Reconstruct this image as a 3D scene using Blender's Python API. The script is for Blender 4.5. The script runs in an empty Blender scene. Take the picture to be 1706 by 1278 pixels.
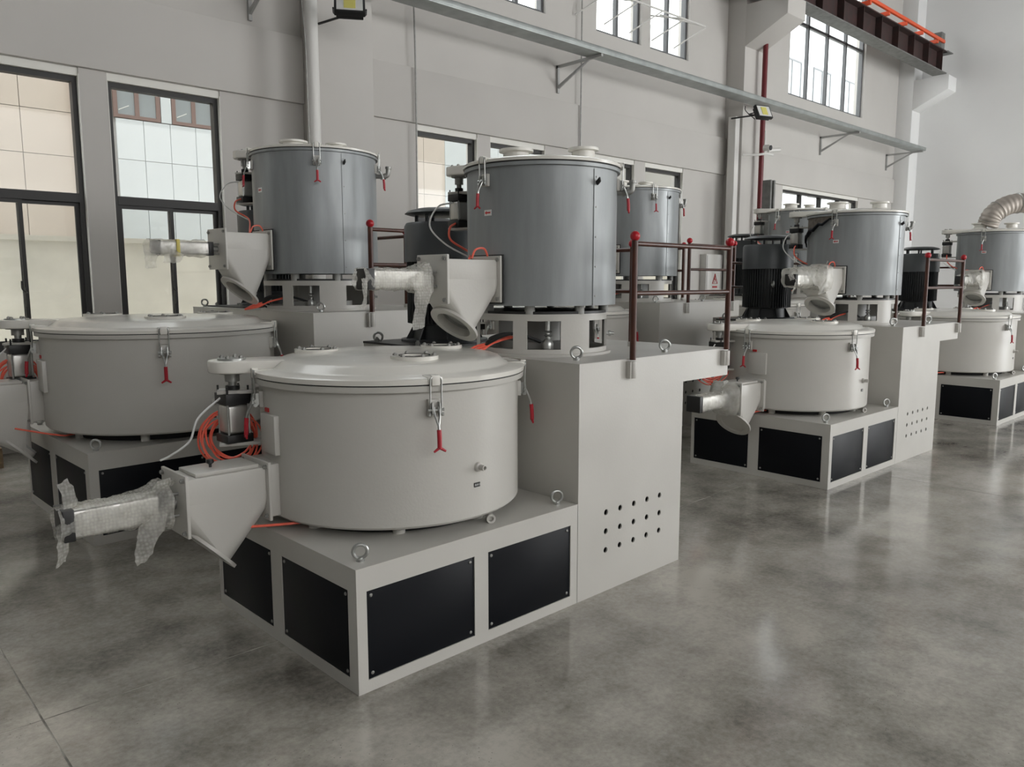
import bpy, bmesh, math, random
from mathutils import Vector, Matrix, noise
S = bpy.context.scene
COL = S.collection
PI = math.pi
R = math.radians
random.seed(7)

# ------------------------------------------------------------------ camera
cam = bpy.data.cameras.new('camera'); camo = bpy.data.objects.new('camera', cam); COL.objects.link(camo)
yaw, pitch, roll = R(46.9699), R(7.4539), R(-0.0582)
fw = Vector((math.cos(yaw)*math.cos(pitch), math.sin(yaw)*math.cos(pitch), -math.sin(pitch)))
rt = Vector((math.sin(yaw), -math.cos(yaw), 0)); up = rt.cross(fw)
r2 = rt*math.cos(roll)+up*math.sin(roll); u2 = -rt*math.sin(roll)+up*math.cos(roll)
m = Matrix((r2, u2, -fw)).transposed().to_4x4(); m.translation = Vector((-1.5079, -2.489, 1.6))
camo.matrix_world = m
cam.sensor_fit = 'HORIZONTAL'; cam.sensor_width = 36; cam.lens = 36*1297.9/1706
cam.clip_start = 0.05; cam.clip_end = 200
S.camera = camo
# ------------------------------------------------------------------ world, exposure, added fill lamps
S.view_settings.view_transform = 'Standard'; S.view_settings.look = 'None'
S.view_settings.exposure = 0.0; S.view_settings.gamma = 1.0
S.view_settings.use_curve_mapping = False
w = bpy.data.worlds.new('overcast_sky'); S.world = w; w.use_nodes = True
bg = w.node_tree.nodes['Background']; bg.inputs[0].default_value = (.99, .985, .985, 1); bg.inputs[1].default_value = 5.2
def area(name, loc, rot, sx, sy, power, col=(1, .985, .95)):
    l = bpy.data.lights.new(name, 'AREA'); l.shape = 'RECTANGLE'; l.size = sx; l.size_y = sy; l.energy = power; l.color = col
    o = bpy.data.objects.new(name, l); COL.objects.link(o); o.location = loc; o.rotation_euler = rot
    return o
# added fill lamps under the closed roof, weak light from above
area('skylight_daylight', (6.0, 1.5, 9.3), (0, 0, 0), 24, 1.8, 20)
area('skylight_daylight', (6.0, -4.5, 9.3), (0, 0, 0), 24, 1.8, 20)
# added fill lamps inside the unseen right wall; the second brightens the far wall
area('window_daylight', (8.0, -9.8, 2.4), (R(90), 0, 0), 22, 3.6, 235)
area('loading_door_daylight', (17.3, -9.8, 2.6), (R(90), 0, 0), 5, 5.0, 520, (.92, .97, 1))

# ------------------------------------------------------------------ materials
def mat(name, base, rough=.5, metal=0.0, noise_=0.0, nscale=6.0, bump=0.0, bscale=60.0, stretch=None, col2=None, rvar=0.0, spec=.5, coat=0):
    m = bpy.data.materials.new(name); m.use_nodes = True; nt = m.node_tree; N = nt.nodes; L = nt.links
    b = N['Principled BSDF']
    b.inputs['Base Color'].default_value = (*base, 1); b.inputs['Roughness'].default_value = rough
    b.inputs['Metallic'].default_value = metal; b.inputs['Specular IOR Level'].default_value = spec
    b.inputs['Coat Weight'].default_value = coat
    if noise_ or rvar or bump:
        tc = N.new('ShaderNodeTexCoord'); mp = N.new('ShaderNodeMapping')
        L.new(tc.outputs['Object'], mp.inputs[0])
        if stretch: mp.inputs['Scale'].default_value = stretch
        nz = N.new('ShaderNodeTexNoise'); nz.inputs['Scale'].default_value = nscale; nz.inputs['Detail'].default_value = 5
        L.new(mp.outputs[0], nz.inputs['Vector'])
        if noise_:
            mx = N.new('ShaderNodeMix'); mx.data_type = 'RGBA'
            c2 = col2 or tuple(c*(1-noise_) for c in base)
            mx.inputs[6].default_value = (*base, 1); mx.inputs[7].default_value = (*c2, 1)
            cr = N.new('ShaderNodeMapRange'); cr.inputs[1].default_value = .35; cr.inputs[2].default_value = .65
            L.new(nz.outputs[0], cr.inputs[0]); L.new(cr.outputs[0], mx.inputs[0]); L.new(mx.outputs[2], b.inputs['Base Color'])
        if rvar:
            mr = N.new('ShaderNodeMapRange'); mr.inputs[1].default_value = .3; mr.inputs[2].default_value = .7
            mr.inputs[3].default_value = rough-rvar; mr.inputs[4].default_value = rough+rvar
            L.new(nz.outputs[0], mr.inputs[0]); L.new(mr.outputs[0], b.inputs['Roughness'])
        if bump:
            n2 = N.new('ShaderNodeTexNoise'); n2.inputs['Scale'].default_value = bscale; n2.inputs['Detail'].default_value = 3
            L.new(mp.outputs[0], n2.inputs['Vector'])
            bp = N.new('ShaderNodeBump'); bp.inputs['Strength'].default_value = bump; bp.inputs['Distance'].default_value = .01
            L.new(n2.outputs[0], bp.inputs['Height']); L.new(bp.outputs[0], b.inputs['Normal'])
    return m
WHITE = mat('white_machine_paint', (.555, .540, .500), .34, noise_=.05, nscale=2.2, bump=.05, bscale=90, rvar=.05)
LID = mat('white_lid_paint', (.78, .76, .70), .20, noise_=.06, nscale=3.0, bump=.10, bscale=14, rvar=.08)
GREY = mat('grey_cover_paint', (.36, .36, .34), .5)
BLACKP = mat('black_panel', (.0055, .0065, .009), .42, spec=.16)
BLACK = mat('black_anodised', (.012, .012, .012), .45)
RUBBER = mat('black_rubber', (.015, .015, .015), .7)
CLAD = mat('galvanised_cladding', (.33, .348, .352), .50, metal=.35, noise_=.20, nscale=2.5, bump=.06, bscale=18, stretch=(3, 3, .5), rvar=.1)
ALU = mat('brushed_aluminium', (.60, .59, .56), .34, metal=.85, noise_=.1, nscale=40, stretch=(1, 1, .1))
STEEL = mat('zinc_plated_steel', (.55, .56, .54), .30, metal=.85, noise_=.25, nscale=30)
DSTEEL = mat('dull_steel', (.36, .36, .34), .45, metal=.6, noise_=.2, nscale=20)
RED = mat('red_grip', (.42, .012, .025), .4)
REDB = mat('red_knob', (.45, .01, .02), .3)
RAIL = mat('rust_brown_rail_paint', (.080, .024, .013), .35, noise_=.35, nscale=12)
ORANGE = mat('orange_hose', (.95, .17, .11), .3)
CLEARH = mat('white_hose', (.72, .72, .70), .35)
MOTOR = mat('motor_charcoal', (.075, .082, .086), .40, noise_=.15, nscale=4)
MOTORD = mat('motor_dark_fins', (.035, .038, .040), .45)
WALL = mat('wall_plaster', (.56, .54, .51), .85, noise_=.05, nscale=.9, bump=.04, bscale=7)
ROOF = mat('grey_roof_sheet', (.22, .22, .22), .7)
HALLW = mat('unseen_hall_wall', (.27, .265, .26), .85)
WALLW = mat('wall_plaster_white', (.80, .80, .79), .85, noise_=.05, nscale=.5, bump=.03, bscale=7)
REVEAL = mat('white_reveal', (.78, .77, .72), .7)
FRAME = mat('dark_window_frame', (.022, .021, .02), .5)
FRAMEG = mat('grey_window_frame', (.12, .125, .13), .5)
GALV = mat('galvanised_tray', (.40, .425, .415), .45, metal=.5, noise_=.2, nscale=5)
BRK = mat('bracket_steel', (.40, .40, .39), .5, metal=.3)
CRANE = mat('crane_primer_brown', (.032, .02, .018), .7, noise_=.4, nscale=6, col2=(.05, .022, .02))
CRANEF = mat('crane_flange_grey', (.19, .19, .18), .6, noise_=.3, nscale=8)
ORAIL = mat('orange_busbar', (.75, .09, .02), .45)
PIPEW = mat('white_pvc', (.70, .69, .66), .4)
PIPER = mat('fire_pipe_red', (.13, .008, .012), .4)
WOOD = mat('pallet_wood', (.42, .30, .19), .75, noise_=.3, nscale=8, stretch=(1, 8, 8))
BEIGE = mat('beige_tile', (.60, .53, .46), .6, noise_=.06, nscale=2)
PALE = mat('pale_blue_tile', (.62, .66, .67), .6, noise_=.06, nscale=2)
GROUT = mat('grout', (.30, .29, .27), .9)
FENCE = mat('fence_render', (.66, .63, .55), .85, noise_=.12, nscale=2.5)
BROWNF = mat('brown_window_frame', (.22, .15, .13), .6)
DGLASS = mat('far_window_glass', (.30, .33, .34), .2)
LBL = mat('label_white', (.75, .75, .73), .5)
LBLB = mat('label_black', (.01, .01, .01), .4)
LBLR = mat('label_red', (.5, .02, .02), .4)
YEL = mat('yellow_led', (.72, .66, .18), .4)
INSUL = mat('brown_insulation', (.17, .145, .12), .9, noise_=.4, nscale=30)
DUCT = mat('aluminium_flex_duct', (.48, .43, .38), .5, metal=.3, noise_=.2, nscale=14)
YTAPE = mat('yellow_tape', (.55, .46, .10), .5)

def glass(name, tint=(1, 1, 1), gl=.10, dirt=0.0):
    m = bpy.data.materials.new(name); m.use_nodes = True; nt = m.node_tree; N = nt.nodes; L = nt.links
    N.remove(N['Principled BSDF']); out = N['Material Output']
    t = N.new('ShaderNodeBsdfTransparent'); t.inputs[0].default_value = (*tint, 1)
    g = N.new('ShaderNodeBsdfGlossy'); g.inputs['Roughness'].default_value = .03
    fr = N.new('ShaderNodeFresnel'); fr.inputs[0].default_value = 1.45
    ge = N.new('ShaderNodeNewGeometry'); iv = N.new('ShaderNodeMath'); iv.operation = 'SUBTRACT'; iv.inputs[0].default_value = 1; L.new(ge.outputs['Backfacing'], iv.inputs[1])
    ml = N.new('ShaderNodeMath'); ml.operation = 'MULTIPLY'; L.new(fr.outputs[0], ml.inputs[0]); L.new(iv.outputs[0], ml.inputs[1])
    mx = N.new('ShaderNodeMixShader'); L.new(ml.outputs[0], mx.inputs[0]); L.new(t.outputs[0], mx.inputs[1]); L.new(g.outputs[0], mx.inputs[2])
    res = mx
    if dirt:
        d = N.new('ShaderNodeBsdfTranslucent'); d.inputs[0].default_value = (.8, .78, .72, 1)
        nz = N.new('ShaderNodeTexNoise'); nz.inputs['Scale'].default_value = 6; nz.inputs['Detail'].default_value = 6
        tc = N.new('ShaderNodeTexCoord'); L.new(tc.outputs['Object'], nz.inputs['Vector'])
        mr = N.new('ShaderNodeMapRange'); mr.inputs[1].default_value = .45; mr.inputs[2].default_value = .75; mr.inputs[4].default_value = dirt
        L.new(nz.outputs[0], mr.inputs[0])
        m2 = N.new('ShaderNodeMixShader'); L.new(mr.outputs[0], m2.inputs[0]); L.new(mx.outputs[0], m2.inputs[1]); L.new(d.outputs[0], m2.inputs[2]); res = m2
    L.new(res.outputs[0], out.inputs[0]); return m
GLASS = glass('window_glass', (.95, .97, .97))

def film(name, col, opac, bubbles):
    m = bpy.data.materials.new(name); m.use_nodes = True; nt = m.node_tree; N = nt.nodes; L = nt.links
    b = N['Principled BSDF']; out = N['Material Output']
    b.inputs['Base Color'].default_value = (*col, 1); b.inputs['Roughness'].default_value = .22; b.inputs['Specular IOR Level'].default_value = .8
    tr = N.new('ShaderNodeBsdfTransparent'); tr.inputs[0].default_value = (.93, .93, .92, 1)
    tl = N.new('ShaderNodeBsdfTranslucent'); tl.inputs[0].default_value = (*col, 1)
    a = N.new('ShaderNodeMixShader'); a.inputs[0].default_value = .35; L.new(b.outputs[0], a.inputs[1]); L.new(tl.outputs[0], a.inputs[2])
    mx = N.new('ShaderNodeMixShader')
    tc = N.new('ShaderNodeTexCoord')
    if bubbles:
        v = N.new('ShaderNodeTexVoronoi'); v.inputs['Scale'].default_value = 75; v.inputs['Randomness'].default_value = .4
    else:
        v = N.new('ShaderNodeTexNoise'); v.inputs['Scale'].default_value = 22; v.inputs['Detail'].default_value = 6
    L.new(tc.outputs['Object'], v.inputs['Vector'])
    mr = N.new('ShaderNodeMapRange'); mr.inputs[1].default_value = .1; mr.inputs[2].default_value = .7
    mr.inputs[3].default_value = opac+.10; mr.inputs[4].default_value = opac-.10
    L.new(v.outputs[0], mr.inputs[0]); L.new(mr.outputs[0], mx.inputs[0])
    bp = N.new('ShaderNodeBump'); bp.inputs['Strength'].default_value = .6; bp.inputs['Distance'].default_value = .004; bp.invert = True
    L.new(v.outputs[0], bp.inputs['Height']); L.new(bp.outputs[0], b.inputs['Normal'])
    L.new(tr.outputs[0], mx.inputs[1]); L.new(a.outputs[0], mx.inputs[2]); L.new(mx.outputs[0], out.inputs[0])
    return m
BUBBLE = film('bubble_wrap', (.86, .84, .78), .40, True)
POLY = film('polythene_film', (.84, .82, .76), .42, False)

def concrete():
    m = bpy.data.materials.new('polished_concrete'); m.use_nodes = True; nt = m.node_tree; N = nt.nodes; L = nt.links
    b = N['Principled BSDF']; g = N.new('ShaderNodeNewGeometry')
    def nz(s, d, r=.55, off=0):
        mp = N.new('ShaderNodeMapping'); mp.inputs['Location'].default_value = (off, off*.7, 0); L.new(g.outputs['Position'], mp.inputs[0])
        n = N.new('ShaderNodeTexNoise'); n.inputs['Scale'].default_value = s; n.inputs['Detail'].default_value = d; n.inputs['Roughness'].default_value = r
        L.new(mp.outputs[0], n.inputs['Vector']); return n.outputs[0]
    def math_(op, a, b_, c=None):
        n = N.new('ShaderNodeMath'); n.operation = op
        for i, v in enumerate((a, b_, c)):
            if v is None: continue
            if isinstance(v, (int, float)): n.inputs[i].default_value = v
            else: L.new(v, n.inputs[i])
        return n.outputs[0]
    big = nz(.75, 3, .5); med = nz(3.2, 7, .62, 9); fine = nz(38, 5, .7, 3)
    t = math_('MULTIPLY_ADD', med, .55, math_('MULTIPLY', big, .62)); t = math_('MULTIPLY_ADD', fine, .30, math_('SUBTRACT', t, .235))
    cr = N.new('ShaderNodeValToRGB'); e = cr.color_ramp.elements
    e[0].position = .34; e[0].color = (.165, .152, .130, 1); e[1].position = .66; e[1].color = (.54, .51, .45, 1)
    L.new(t, cr.inputs[0])
    v = N.new('ShaderNodeTexVoronoi'); v.inputs['Scale'].default_value = 42; L.new(g.outputs['Position'], v.inputs['Vector'])
    mask = math_('MULTIPLY', math_('LESS_THAN', v.outputs['Distance'], .10), math_('GREATER_THAN', nz(1.6, 3, .5, 21), .54))
    mx = N.new('ShaderNodeMix'); mx.data_type = 'RGBA'; mx.inputs[7].default_value = (.10, .095, .085, 1)
    L.new(math_('MULTIPLY', mask, .6), mx.inputs[0]); L.new(cr.outputs[0], mx.inputs[6]); L.new(mx.outputs[2], b.inputs['Base Color'])
    L.new(math_('MULTIPLY_ADD', med, .18, .02), b.inputs['Roughness'])
    b.inputs['Specular IOR Level'].default_value = .65
    bp = N.new('ShaderNodeBump'); bp.inputs['Strength'].default_value = .06; bp.inputs['Distance'].default_value = .004
    L.new(fine, bp.inputs['Height']); L.new(bp.outputs[0], b.inputs['Normal'])
    return m
CONC = concrete()
JOINT = mat('joint_filler', (.62, .59, .52), .8, noise_=.85, nscale=5)

# ------------------------------------------------------------------ mesh builder
class MB:
    def __init__(s): s.v = []; s.f = []
    def add(s, vs, fs):
        n = len(s.v); s.v += [Vector(v) for v in vs]; s.f += [tuple(i+n for i in f) for f in fs]; return s
    def box(s, x0, x1, y0, y1, z0, z1):
        if x0 > x1: x0, x1 = x1, x0
        if y0 > y1: y0, y1 = y1, y0
        if z0 > z1: z0, z1 = z1, z0
        return s.add([(x0,y0,z0),(x1,y0,z0),(x1,y1,z0),(x0,y1,z0),(x0,y0,z1),(x1,y0,z1),(x1,y1,z1),(x0,y1,z1)],
                     [(0,3,2,1),(4,5,6,7),(0,1,5,4),(1,2,6,5),(2,3,7,6),(3,0,4,7)])
    def cyl(s, p0, p1, r0, r1=None, n=20, caps=True):
        r1 = r0 if r1 is None else r1
        p0 = Vector(p0); p1 = Vector(p1); d = (p1-p0).normalized()
        a = d.orthogonal().normalized(); b = d.cross(a); vs = []
        for p, r in ((p0, r0), (p1, r1)):
            for i in range(n):
                t = 2*PI*i/n; vs.append(p+(a*math.cos(t)+b*math.sin(t))*r)
        fs = [(i, (i+1) % n, n+(i+1) % n, n+i) for i in range(n)]
        if caps: fs += [tuple(range(n-1, -1, -1)), tuple(range(n, 2*n))]
        return s.add(vs, fs)
    def lathe(s, prof, c=(0,0,0), n=64, a0=0, a1=2*PI, axis=None):
        # prof: list of (r, z); closed profile gives a closed solid when it starts and ends at r=0
        M = Matrix.Identity(3) if axis is None else Vector((0,0,1)).rotation_difference(Vector(axis)).to_matrix()
        full = abs(a1-a0-2*PI) < 1e-6; m = n if full else n+1; c = Vector(c); k = len(prof); vs = []
        for i in range(m):
            t = a0+(a1-a0)*i/n
            for r, z in prof: vs.append(c+M@Vector((r*math.cos(t), r*math.sin(t), z)))
        fs = []
        for i in range(n):
            j = (i+1) % m
            for q in range(k-1):
                if prof[q][0] == 0 and prof[q+1][0] == 0: continue
                fs.append((i*k+q, j*k+q, j*k+q+1, i*k+q+1))
        s.add(vs, fs)
        if not full: pass
        return s
    def tube(s, pts, r, n=8, closed=False, caps=True):
        pts = [Vector(p) for p in pts]; m = len(pts); vs = []; up = None
        for i, p in enumerate(pts):
            if closed: d = pts[(i+1) % m]-pts[i-1]
            else: d = pts[min(i+1, m-1)]-pts[max(i-1, 0)]
            d.normalize()
            if up is None: up = d.orthogonal().normalized()
            else: up = (up-d*up.dot(d)).normalized()
            b = d.cross(up); rr = r[i] if isinstance(r, (list, tuple)) else r
            for k in range(n):
                t = 2*PI*k/n; vs.append(p+(up*math.cos(t)+b*math.sin(t))*rr)
        fs = []
        for i in range(m if closed else m-1):
            j = (i+1) % m
            for k in range(n):
                fs.append((i*n+k, i*n+(k+1) % n, j*n+(k+1) % n, j*n+k))
        if not closed and caps: fs += [tuple(range(n-1, -1, -1)), tuple(range((m-1)*n, m*n))]
        return s.add(vs, fs)
    def prism(s, poly, z0, z1, axis='z'):
        n = len(poly)
        def P(u, v, w):
            return (u, v, w) if axis == 'z' else ((u, w, v) if axis == 'y' else (w, u, v))
        vs = [P(u, v, z0) for u, v in poly]+[P(u, v, z1) for u, v in poly]
        return s.add(vs, [tuple(range(n-1, -1, -1)), tuple(range(n, 2*n))]+[(i, (i+1) % n, n+(i+1) % n, n+i) for i in range(n)])
    def xf(s, M, start=0):
        for i in range(start, len(s.v)): s.v[i] = M@s.v[i]
        return s
    def mesh(s, name, mt, smooth=True, bevel=0, ang=35, seg=2):
        me = bpy.data.meshes.new(name); me.from_pydata([tuple(v) for v in s.v], [], s.f)
        bm = bmesh.new(); bm.from_mesh(me)
        bmesh.ops.remove_doubles(bm, verts=bm.verts, dist=1e-5)
        bmesh.ops.recalc_face_normals(bm, faces=bm.faces)
        if bevel:
            ed = [e for e in bm.edges if len(e.link_faces) == 2 and e.calc_face_angle(0) > R(40)]
            bmesh.ops.bevel(bm, geom=ed, offset=bevel, segments=seg, affect='EDGES', profile=.5, clamp_overlap=True)
        bm.to_mesh(me); bm.free()
        me.materials.append(mt)
        if smooth:
            me.shade_smooth(); me.set_sharp_from_angle(angle=R(ang))
        return me
def ob(name, me, parent=None, loc=None, rot=None, label=None):
    o = bpy.data.objects.new(name, me); COL.objects.link(o)
    if parent: o.parent = parent
    if loc is not None: o.location = loc
    if rot is not None: o.rotation_euler = rot
    if label: o['label'] = label
    return o
def split_parts(name, mb, mt, parent, label=None, **k):
    par = list(range(len(mb.v)))
    def fd(i):
        while par[i] != i: par[i] = par[par[i]]; i = par[i]
        return i
    for f_ in mb.f:
        for q in f_[1:]: par[fd(q)] = fd(f_[0])
    groups = {}
    for f_ in mb.f: groups.setdefault(fd(f_[0]), []).append(f_)
    out = []
    for fs in groups.values():
        idx = sorted({i for f_ in fs for i in f_}); mp = {i: n_ for n_, i in enumerate(idx)}
        sub = MB(); sub.v = [mb.v[i] for i in idx]; sub.f = [tuple(mp[i] for i in f_) for f_ in fs]
        out.append(part(name, sub, mt, parent, label, **k))
    return out
def part(name, mb, mt, parent, label=None, **k):
    return ob(name, mb.mesh(name, mt, **k), parent, label=label)
def thing(name, label, cat, loc=(0,0,0), rz=0, group=None):
    o = bpy.data.objects.new(name, None); COL.objects.link(o); o.empty_display_size = .2
    o.location = loc; o.rotation_euler = (0, 0, rz); o['label'] = label; o['category'] = cat
    if group: o['group'] = group
    return o
def tag(o, label, cat, group=None):
    o['label'] = label; o['category'] = cat
    if group: o['group'] = group
    return o
def struct(o): o['kind'] = 'structure'; return o
KIDS = {}
def copy_tree(o, parent=None):
    c = o.copy(); COL.objects.link(c)
    if parent: c.parent = parent
    for ch in [x for x in list(o.children)]: copy_tree(ch, c)
    return c
def grid_cells(u0, u1, v0, v1, holes):
    us = sorted({u0, u1, *[h[0] for h in holes], *[h[1] for h in holes]}); vs = sorted({v0, v1, *[h[2] for h in holes], *[h[3] for h in holes]})
    us = [u for u in us if u0 <= u <= u1]; vs = [v for v in vs if v0 <= v <= v1]
    for i in range(len(us)-1):
        j = 0
        while j < len(vs)-1:
            cu = (us[i]+us[i+1])/2
            def inside(jj):
                cv = (vs[jj]+vs[jj+1])/2
                return any(h[0] < cu < h[1] and h[2] < cv < h[3] for h in holes)
            if inside(j): j += 1; continue
            k = j
            while k+1 < len(vs)-1 and not inside(k+1): k += 1
            yield us[i], us[i+1], vs[j], vs[k+1]; j = k+1
def arc(c, r, a0, a1, n, plane='xz', k=1.0):
    out = []
    for i in range(n+1):
        t = a0+(a1-a0)*i/n; u, v = r*math.cos(t), r*k*math.sin(t)
        out.append({'xz': (c[0]+u, c[1], c[2]+v), 'yz': (c[0], c[1]+u, c[2]+v), 'xy': (c[0]+u, c[1]+v, c[2])}[plane])
    return out
def smoothpath(pts, n=10):
    P = [Vector(p) for p in pts]; P = [P[0]*2-P[1]]+P+[P[-1]*2-P[-2]]; out = []
    for i in range(1, len(P)-2):
        for k in range(n):
            t = k/n; a, b, c, d = P[i-1], P[i], P[i+1], P[i+2]
            out.append(.5*((2*b)+(c-a)*t+(2*a-5*b+4*c-d)*t*t+(3*b-a-3*c+d)*t**3))
    out.append(P[-2]); return out

# ------------------------------------------------------------------ setting: floor
fl = struct(part('floor', MB().box(-8, 20.6, -10, 6.0, -.30, -.0012), JOINT, None))
xs = [-8, -4.94, -.94, 5.06, 11.06, 17.06, 20.6]; ys = [-10, -5.35, .655, 6.0]
g = .0036
for i in range(len(xs)-1):
    for j in range(len(ys)-1):
        part('slab', MB().box(xs[i]+g, xs[i+1]-g, ys[j]+g, ys[j+1]-g, -.2, 0), CONC, fl)
# walls
ZT = 9.6
lower = [(-.38, .76), (1.01, 2.13), (4.71, 5.76), (6.00, 7.10), (8.18, 9.26), (9.55, 10.67), (14.31, 18.06), (-3.3, -2.2), (-1.9, -.8)]
upper = [(-6.6, -5.5), (-5.2, -4.1), (-3.0, -1.9), (-1.65, -.6), (-.38, .76), (1.01, 2.13), (4.75, 5.85), (6.03, 7.11), (8.24, 9.38), (9.62, 10.75), (14.37, 18.04)]
ZL0, ZL1, ZU0, ZU1 = .95, 3.63, 5.51, 9.2
holes = [(a, b, ZL0, ZL1) for a, b in lower]+[(a, b, ZU0, ZU1) for a, b in upper]
wb = MB()
for a, b, c, d in grid_cells(-8, 20.6, -.05, ZT, holes): wb.box(a, b, 6.0, 6.24, c, d)
struct(part('wall_left', wb, WALL, None, smooth=False))
# horizontal concrete ring beams standing slightly proud of the wall
tr = MB().box(-8, 3.11, 5.95, 6.0, 3.63, 4.36).box(3.83, 11.99, 5.95, 6.0, 3.63, 4.31).box(12.64, 20.06, 5.95, 6.0, 3.63, 4.24)
struct(part('trim_1', tr, WALL, None, bevel=.008))
colx = [(3.11, 3.83), (11.99, 12.64), (20.06, 20.6)]
for k, (a, b) in enumerate(colx):
    cb = MB().box(a, b, 5.62, 6.0, -.02, ZT)
    # corbel that carries the crane beam
    cb.prism([(5.63, 5.92), (5.63, 6.66), (4.80, 6.66), (4.80, 6.32)], a, b, 'x')
    struct(part('trim_%d' % (k+2), cb, WALL if k < 2 else WALLW, None, bevel=.006))
struct(part('wall_far', MB().box(20.6, 20.85, -10.2, 6.24, -.05, ZT), WALLW, None, smooth=False))
wr = MB()
for a, b, c, d in grid_cells(-8, 20.6, -.05, ZT, [(-6, 18, 4.0, 6.2), (12, 19, 0, 4.0)][:1]+[(12.0, 19.0, .0, 3.99)]): wr.box(a, b, -10.2, -10.0, c, d)
struct(part('wall_right', wr, HALLW, None, smooth=False))
struct(part('wall_back', MB().box(-8.2, -8, -10.2, 6.24, -.05, ZT), HALLW, None, smooth=False))
cb = MB()
for a, b, c, d in grid_cells(-8.2, 20.85, -10.2, 6.24, []): cb.box(a, b, c, d, ZT, ZT+.15)
struct(part('ceiling', cb, ROOF, None, smooth=False))

# windows of the lower and the upper row
def window(i, x0, x1, z0, z1, kind):
    w = bpy.data.objects.new('window_%d' % i, None); COL.objects.link(w); w['kind'] = 'structure'; w.location = (x0, 6.06, z0)
    W, Hh = x1-x0, z1-z0
    if kind != 'upper':
        Hh -= .075
        part('reveal', MB().box(-.001, .006, -.06, .0, 0, Hh+.02).box(W-.006, W+.001, -.06, .0, 0, Hh+.02).box(0, W, -.045, .10, Hh, Hh+.076), REVEAL, w, smooth=False)
    fm = FRAME if kind != 'upper' else FRAMEG
    t = .05; f = MB().box(0, t, 0, .09, 0, Hh).box(W-t, W, 0, .09, 0, Hh).box(t, W-t, 0, .09, 0, t).box(t, W-t, 0, .09, Hh-t, Hh)
    part('window_frame', f, fm, w, smooth=False)
    def pane(a, b, c, d, y=.05): part('pane', MB().box(a, b, y, y+.006, c, d), GLASS, w, smooth=False)
    if kind == 'low':
        zt = 2.37-z0
        part('transom', MB().box(t, W-t, -.005, .085, zt, zt+.085), fm, w, smooth=False)
        pane(t, W-t, zt+.085, Hh-t)
        xm = W*.51
        for k, (a, b, yy) in enumerate(((t, xm+.02, .01), (xm-.02, W-t, .045))):
            s = MB().box(a, a+.035, yy, yy+.03, t, zt).box(b-.035, b, yy, yy+.03, t, zt).box(a+.035, b-.035, yy, yy+.03, t, t+.05).box(a+.035, b-.035, yy, yy+.03, zt-.035, zt)
            so = part('sash', s, fm, w, smooth=False)
            part('pane', MB().box(a+.035, b-.035, yy+.012, yy+.018, t+.05, zt-.035), GLASS, so, smooth=False)
        h = MB().box(xm-.012, xm+.014, -.008, .01, .42, .60); h.tube(smoothpath([(xm, -.008, .55), (xm-.02, -.04, .56), (xm-.045, -.045, .59), (xm-.045, -.045, .66)], 5), .008, 6)
        part('handle', h, fm, w)
    elif kind == 'wide':
        zt = 2.37-z0
        part('transom', MB().box(t, W-t, 0, .08, zt, zt+.08), fm, w, smooth=False)
        n = 4; xs_ = [W*(k/n) for k in range(n+1)]
        for k in range(n):
            if k: part('mullion', MB().box(xs_[k]-.04, xs_[k]+.04, 0, .08, t, Hh-t), fm, w, smooth=False)
            pane(xs_[k]+.04, xs_[k+1]-.04, t, zt); pane(xs_[k]+.04, xs_[k+1]-.04, zt+.08, Hh-t)
    else:
        n = 4 if W > 2 else 2; zt = 7.03-z0
        part('transom', MB().box(t, W-t, 0, .06, zt, zt+.06), fm, w, smooth=False)
        for k in range(n):
            a, b = W*k/n, W*(k+1)/n
            if k: part('mullion', MB().box(a-.03, a+.03, 0, .07, t, Hh-t), fm, w, smooth=False)
            pane(a+.03, b-.03, t, zt); pane(a+.03, b-.03, zt+.06, Hh-t)
    return w
k = 1
for a, b in lower: window(k, a, b, ZL0, ZL1, 'wide' if b-a > 2 else 'low'); k += 1
for a, b in upper: window(k, a, b, ZU0, ZU1, 'upper'); k += 1

# ------------------------------------------------------------------ outside: opposite building, yard wall
yw = part('yard_wall', MB().box(-8, 30, 8.0, 8.18, -.5, 2.12).box(-8, 30, 7.97, 8.21, 2.08, 2.14), FENCE, None)
tag(yw, 'cream rendered yard wall standing low outside the windows', 'wall')
struct(part('ground', MB().box(-12, 60, 6.3, 40, -.6, -.5), FENCE, None, smooth=False))
bd = thing('opposite_building', 'tiled building across the yard behind the left windows', 'building', (0, 10, 0))
part('wall', MB().box(-8, 16, .03, 6, -.5, 6.3), GROUT, bd, smooth=False)
tw, th = .385, .58
def tiles(x0, x1, z0, z1, tw, th, mt, xo=0, zo=0, skip=()):
    me = MB().box(.004, tw-.004, 0, .03, .004, th-.004).mesh('tile', mt, smooth=False)
    nx = int(round((x1-x0)/tw)); nz = int(round((z1-z0)/th))
    for i in range(nx):
        for j in range(nz):
            x, z = x0+i*tw, z0+j*th
            if any(x < h[1]-.02 and x+tw > h[0]+.02 and z < h[3]-.02 and z+th > h[2]+.02 for h in skip): continue
            ob('tile', me, bd, (x, 0, z))
tiles(-3.42, 2.20, 1.55, 5.85, 1.124, .60, BEIGE)
skip = [(2.20, 7.30, 3.99, 4.6)]
tiles(2.28, 7.28, 2.23, 3.97, tw, .58, PALE)
tiles(2.28, 7.28, 4.65, 5.85, tw, .58, PALE)
tiles(7.30, 8.34, 2.09, 5.85, .52, .60, BEIGE)
tiles(8.34, 12.6, 2.09, 5.85, .71, .60, PALE)
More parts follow.
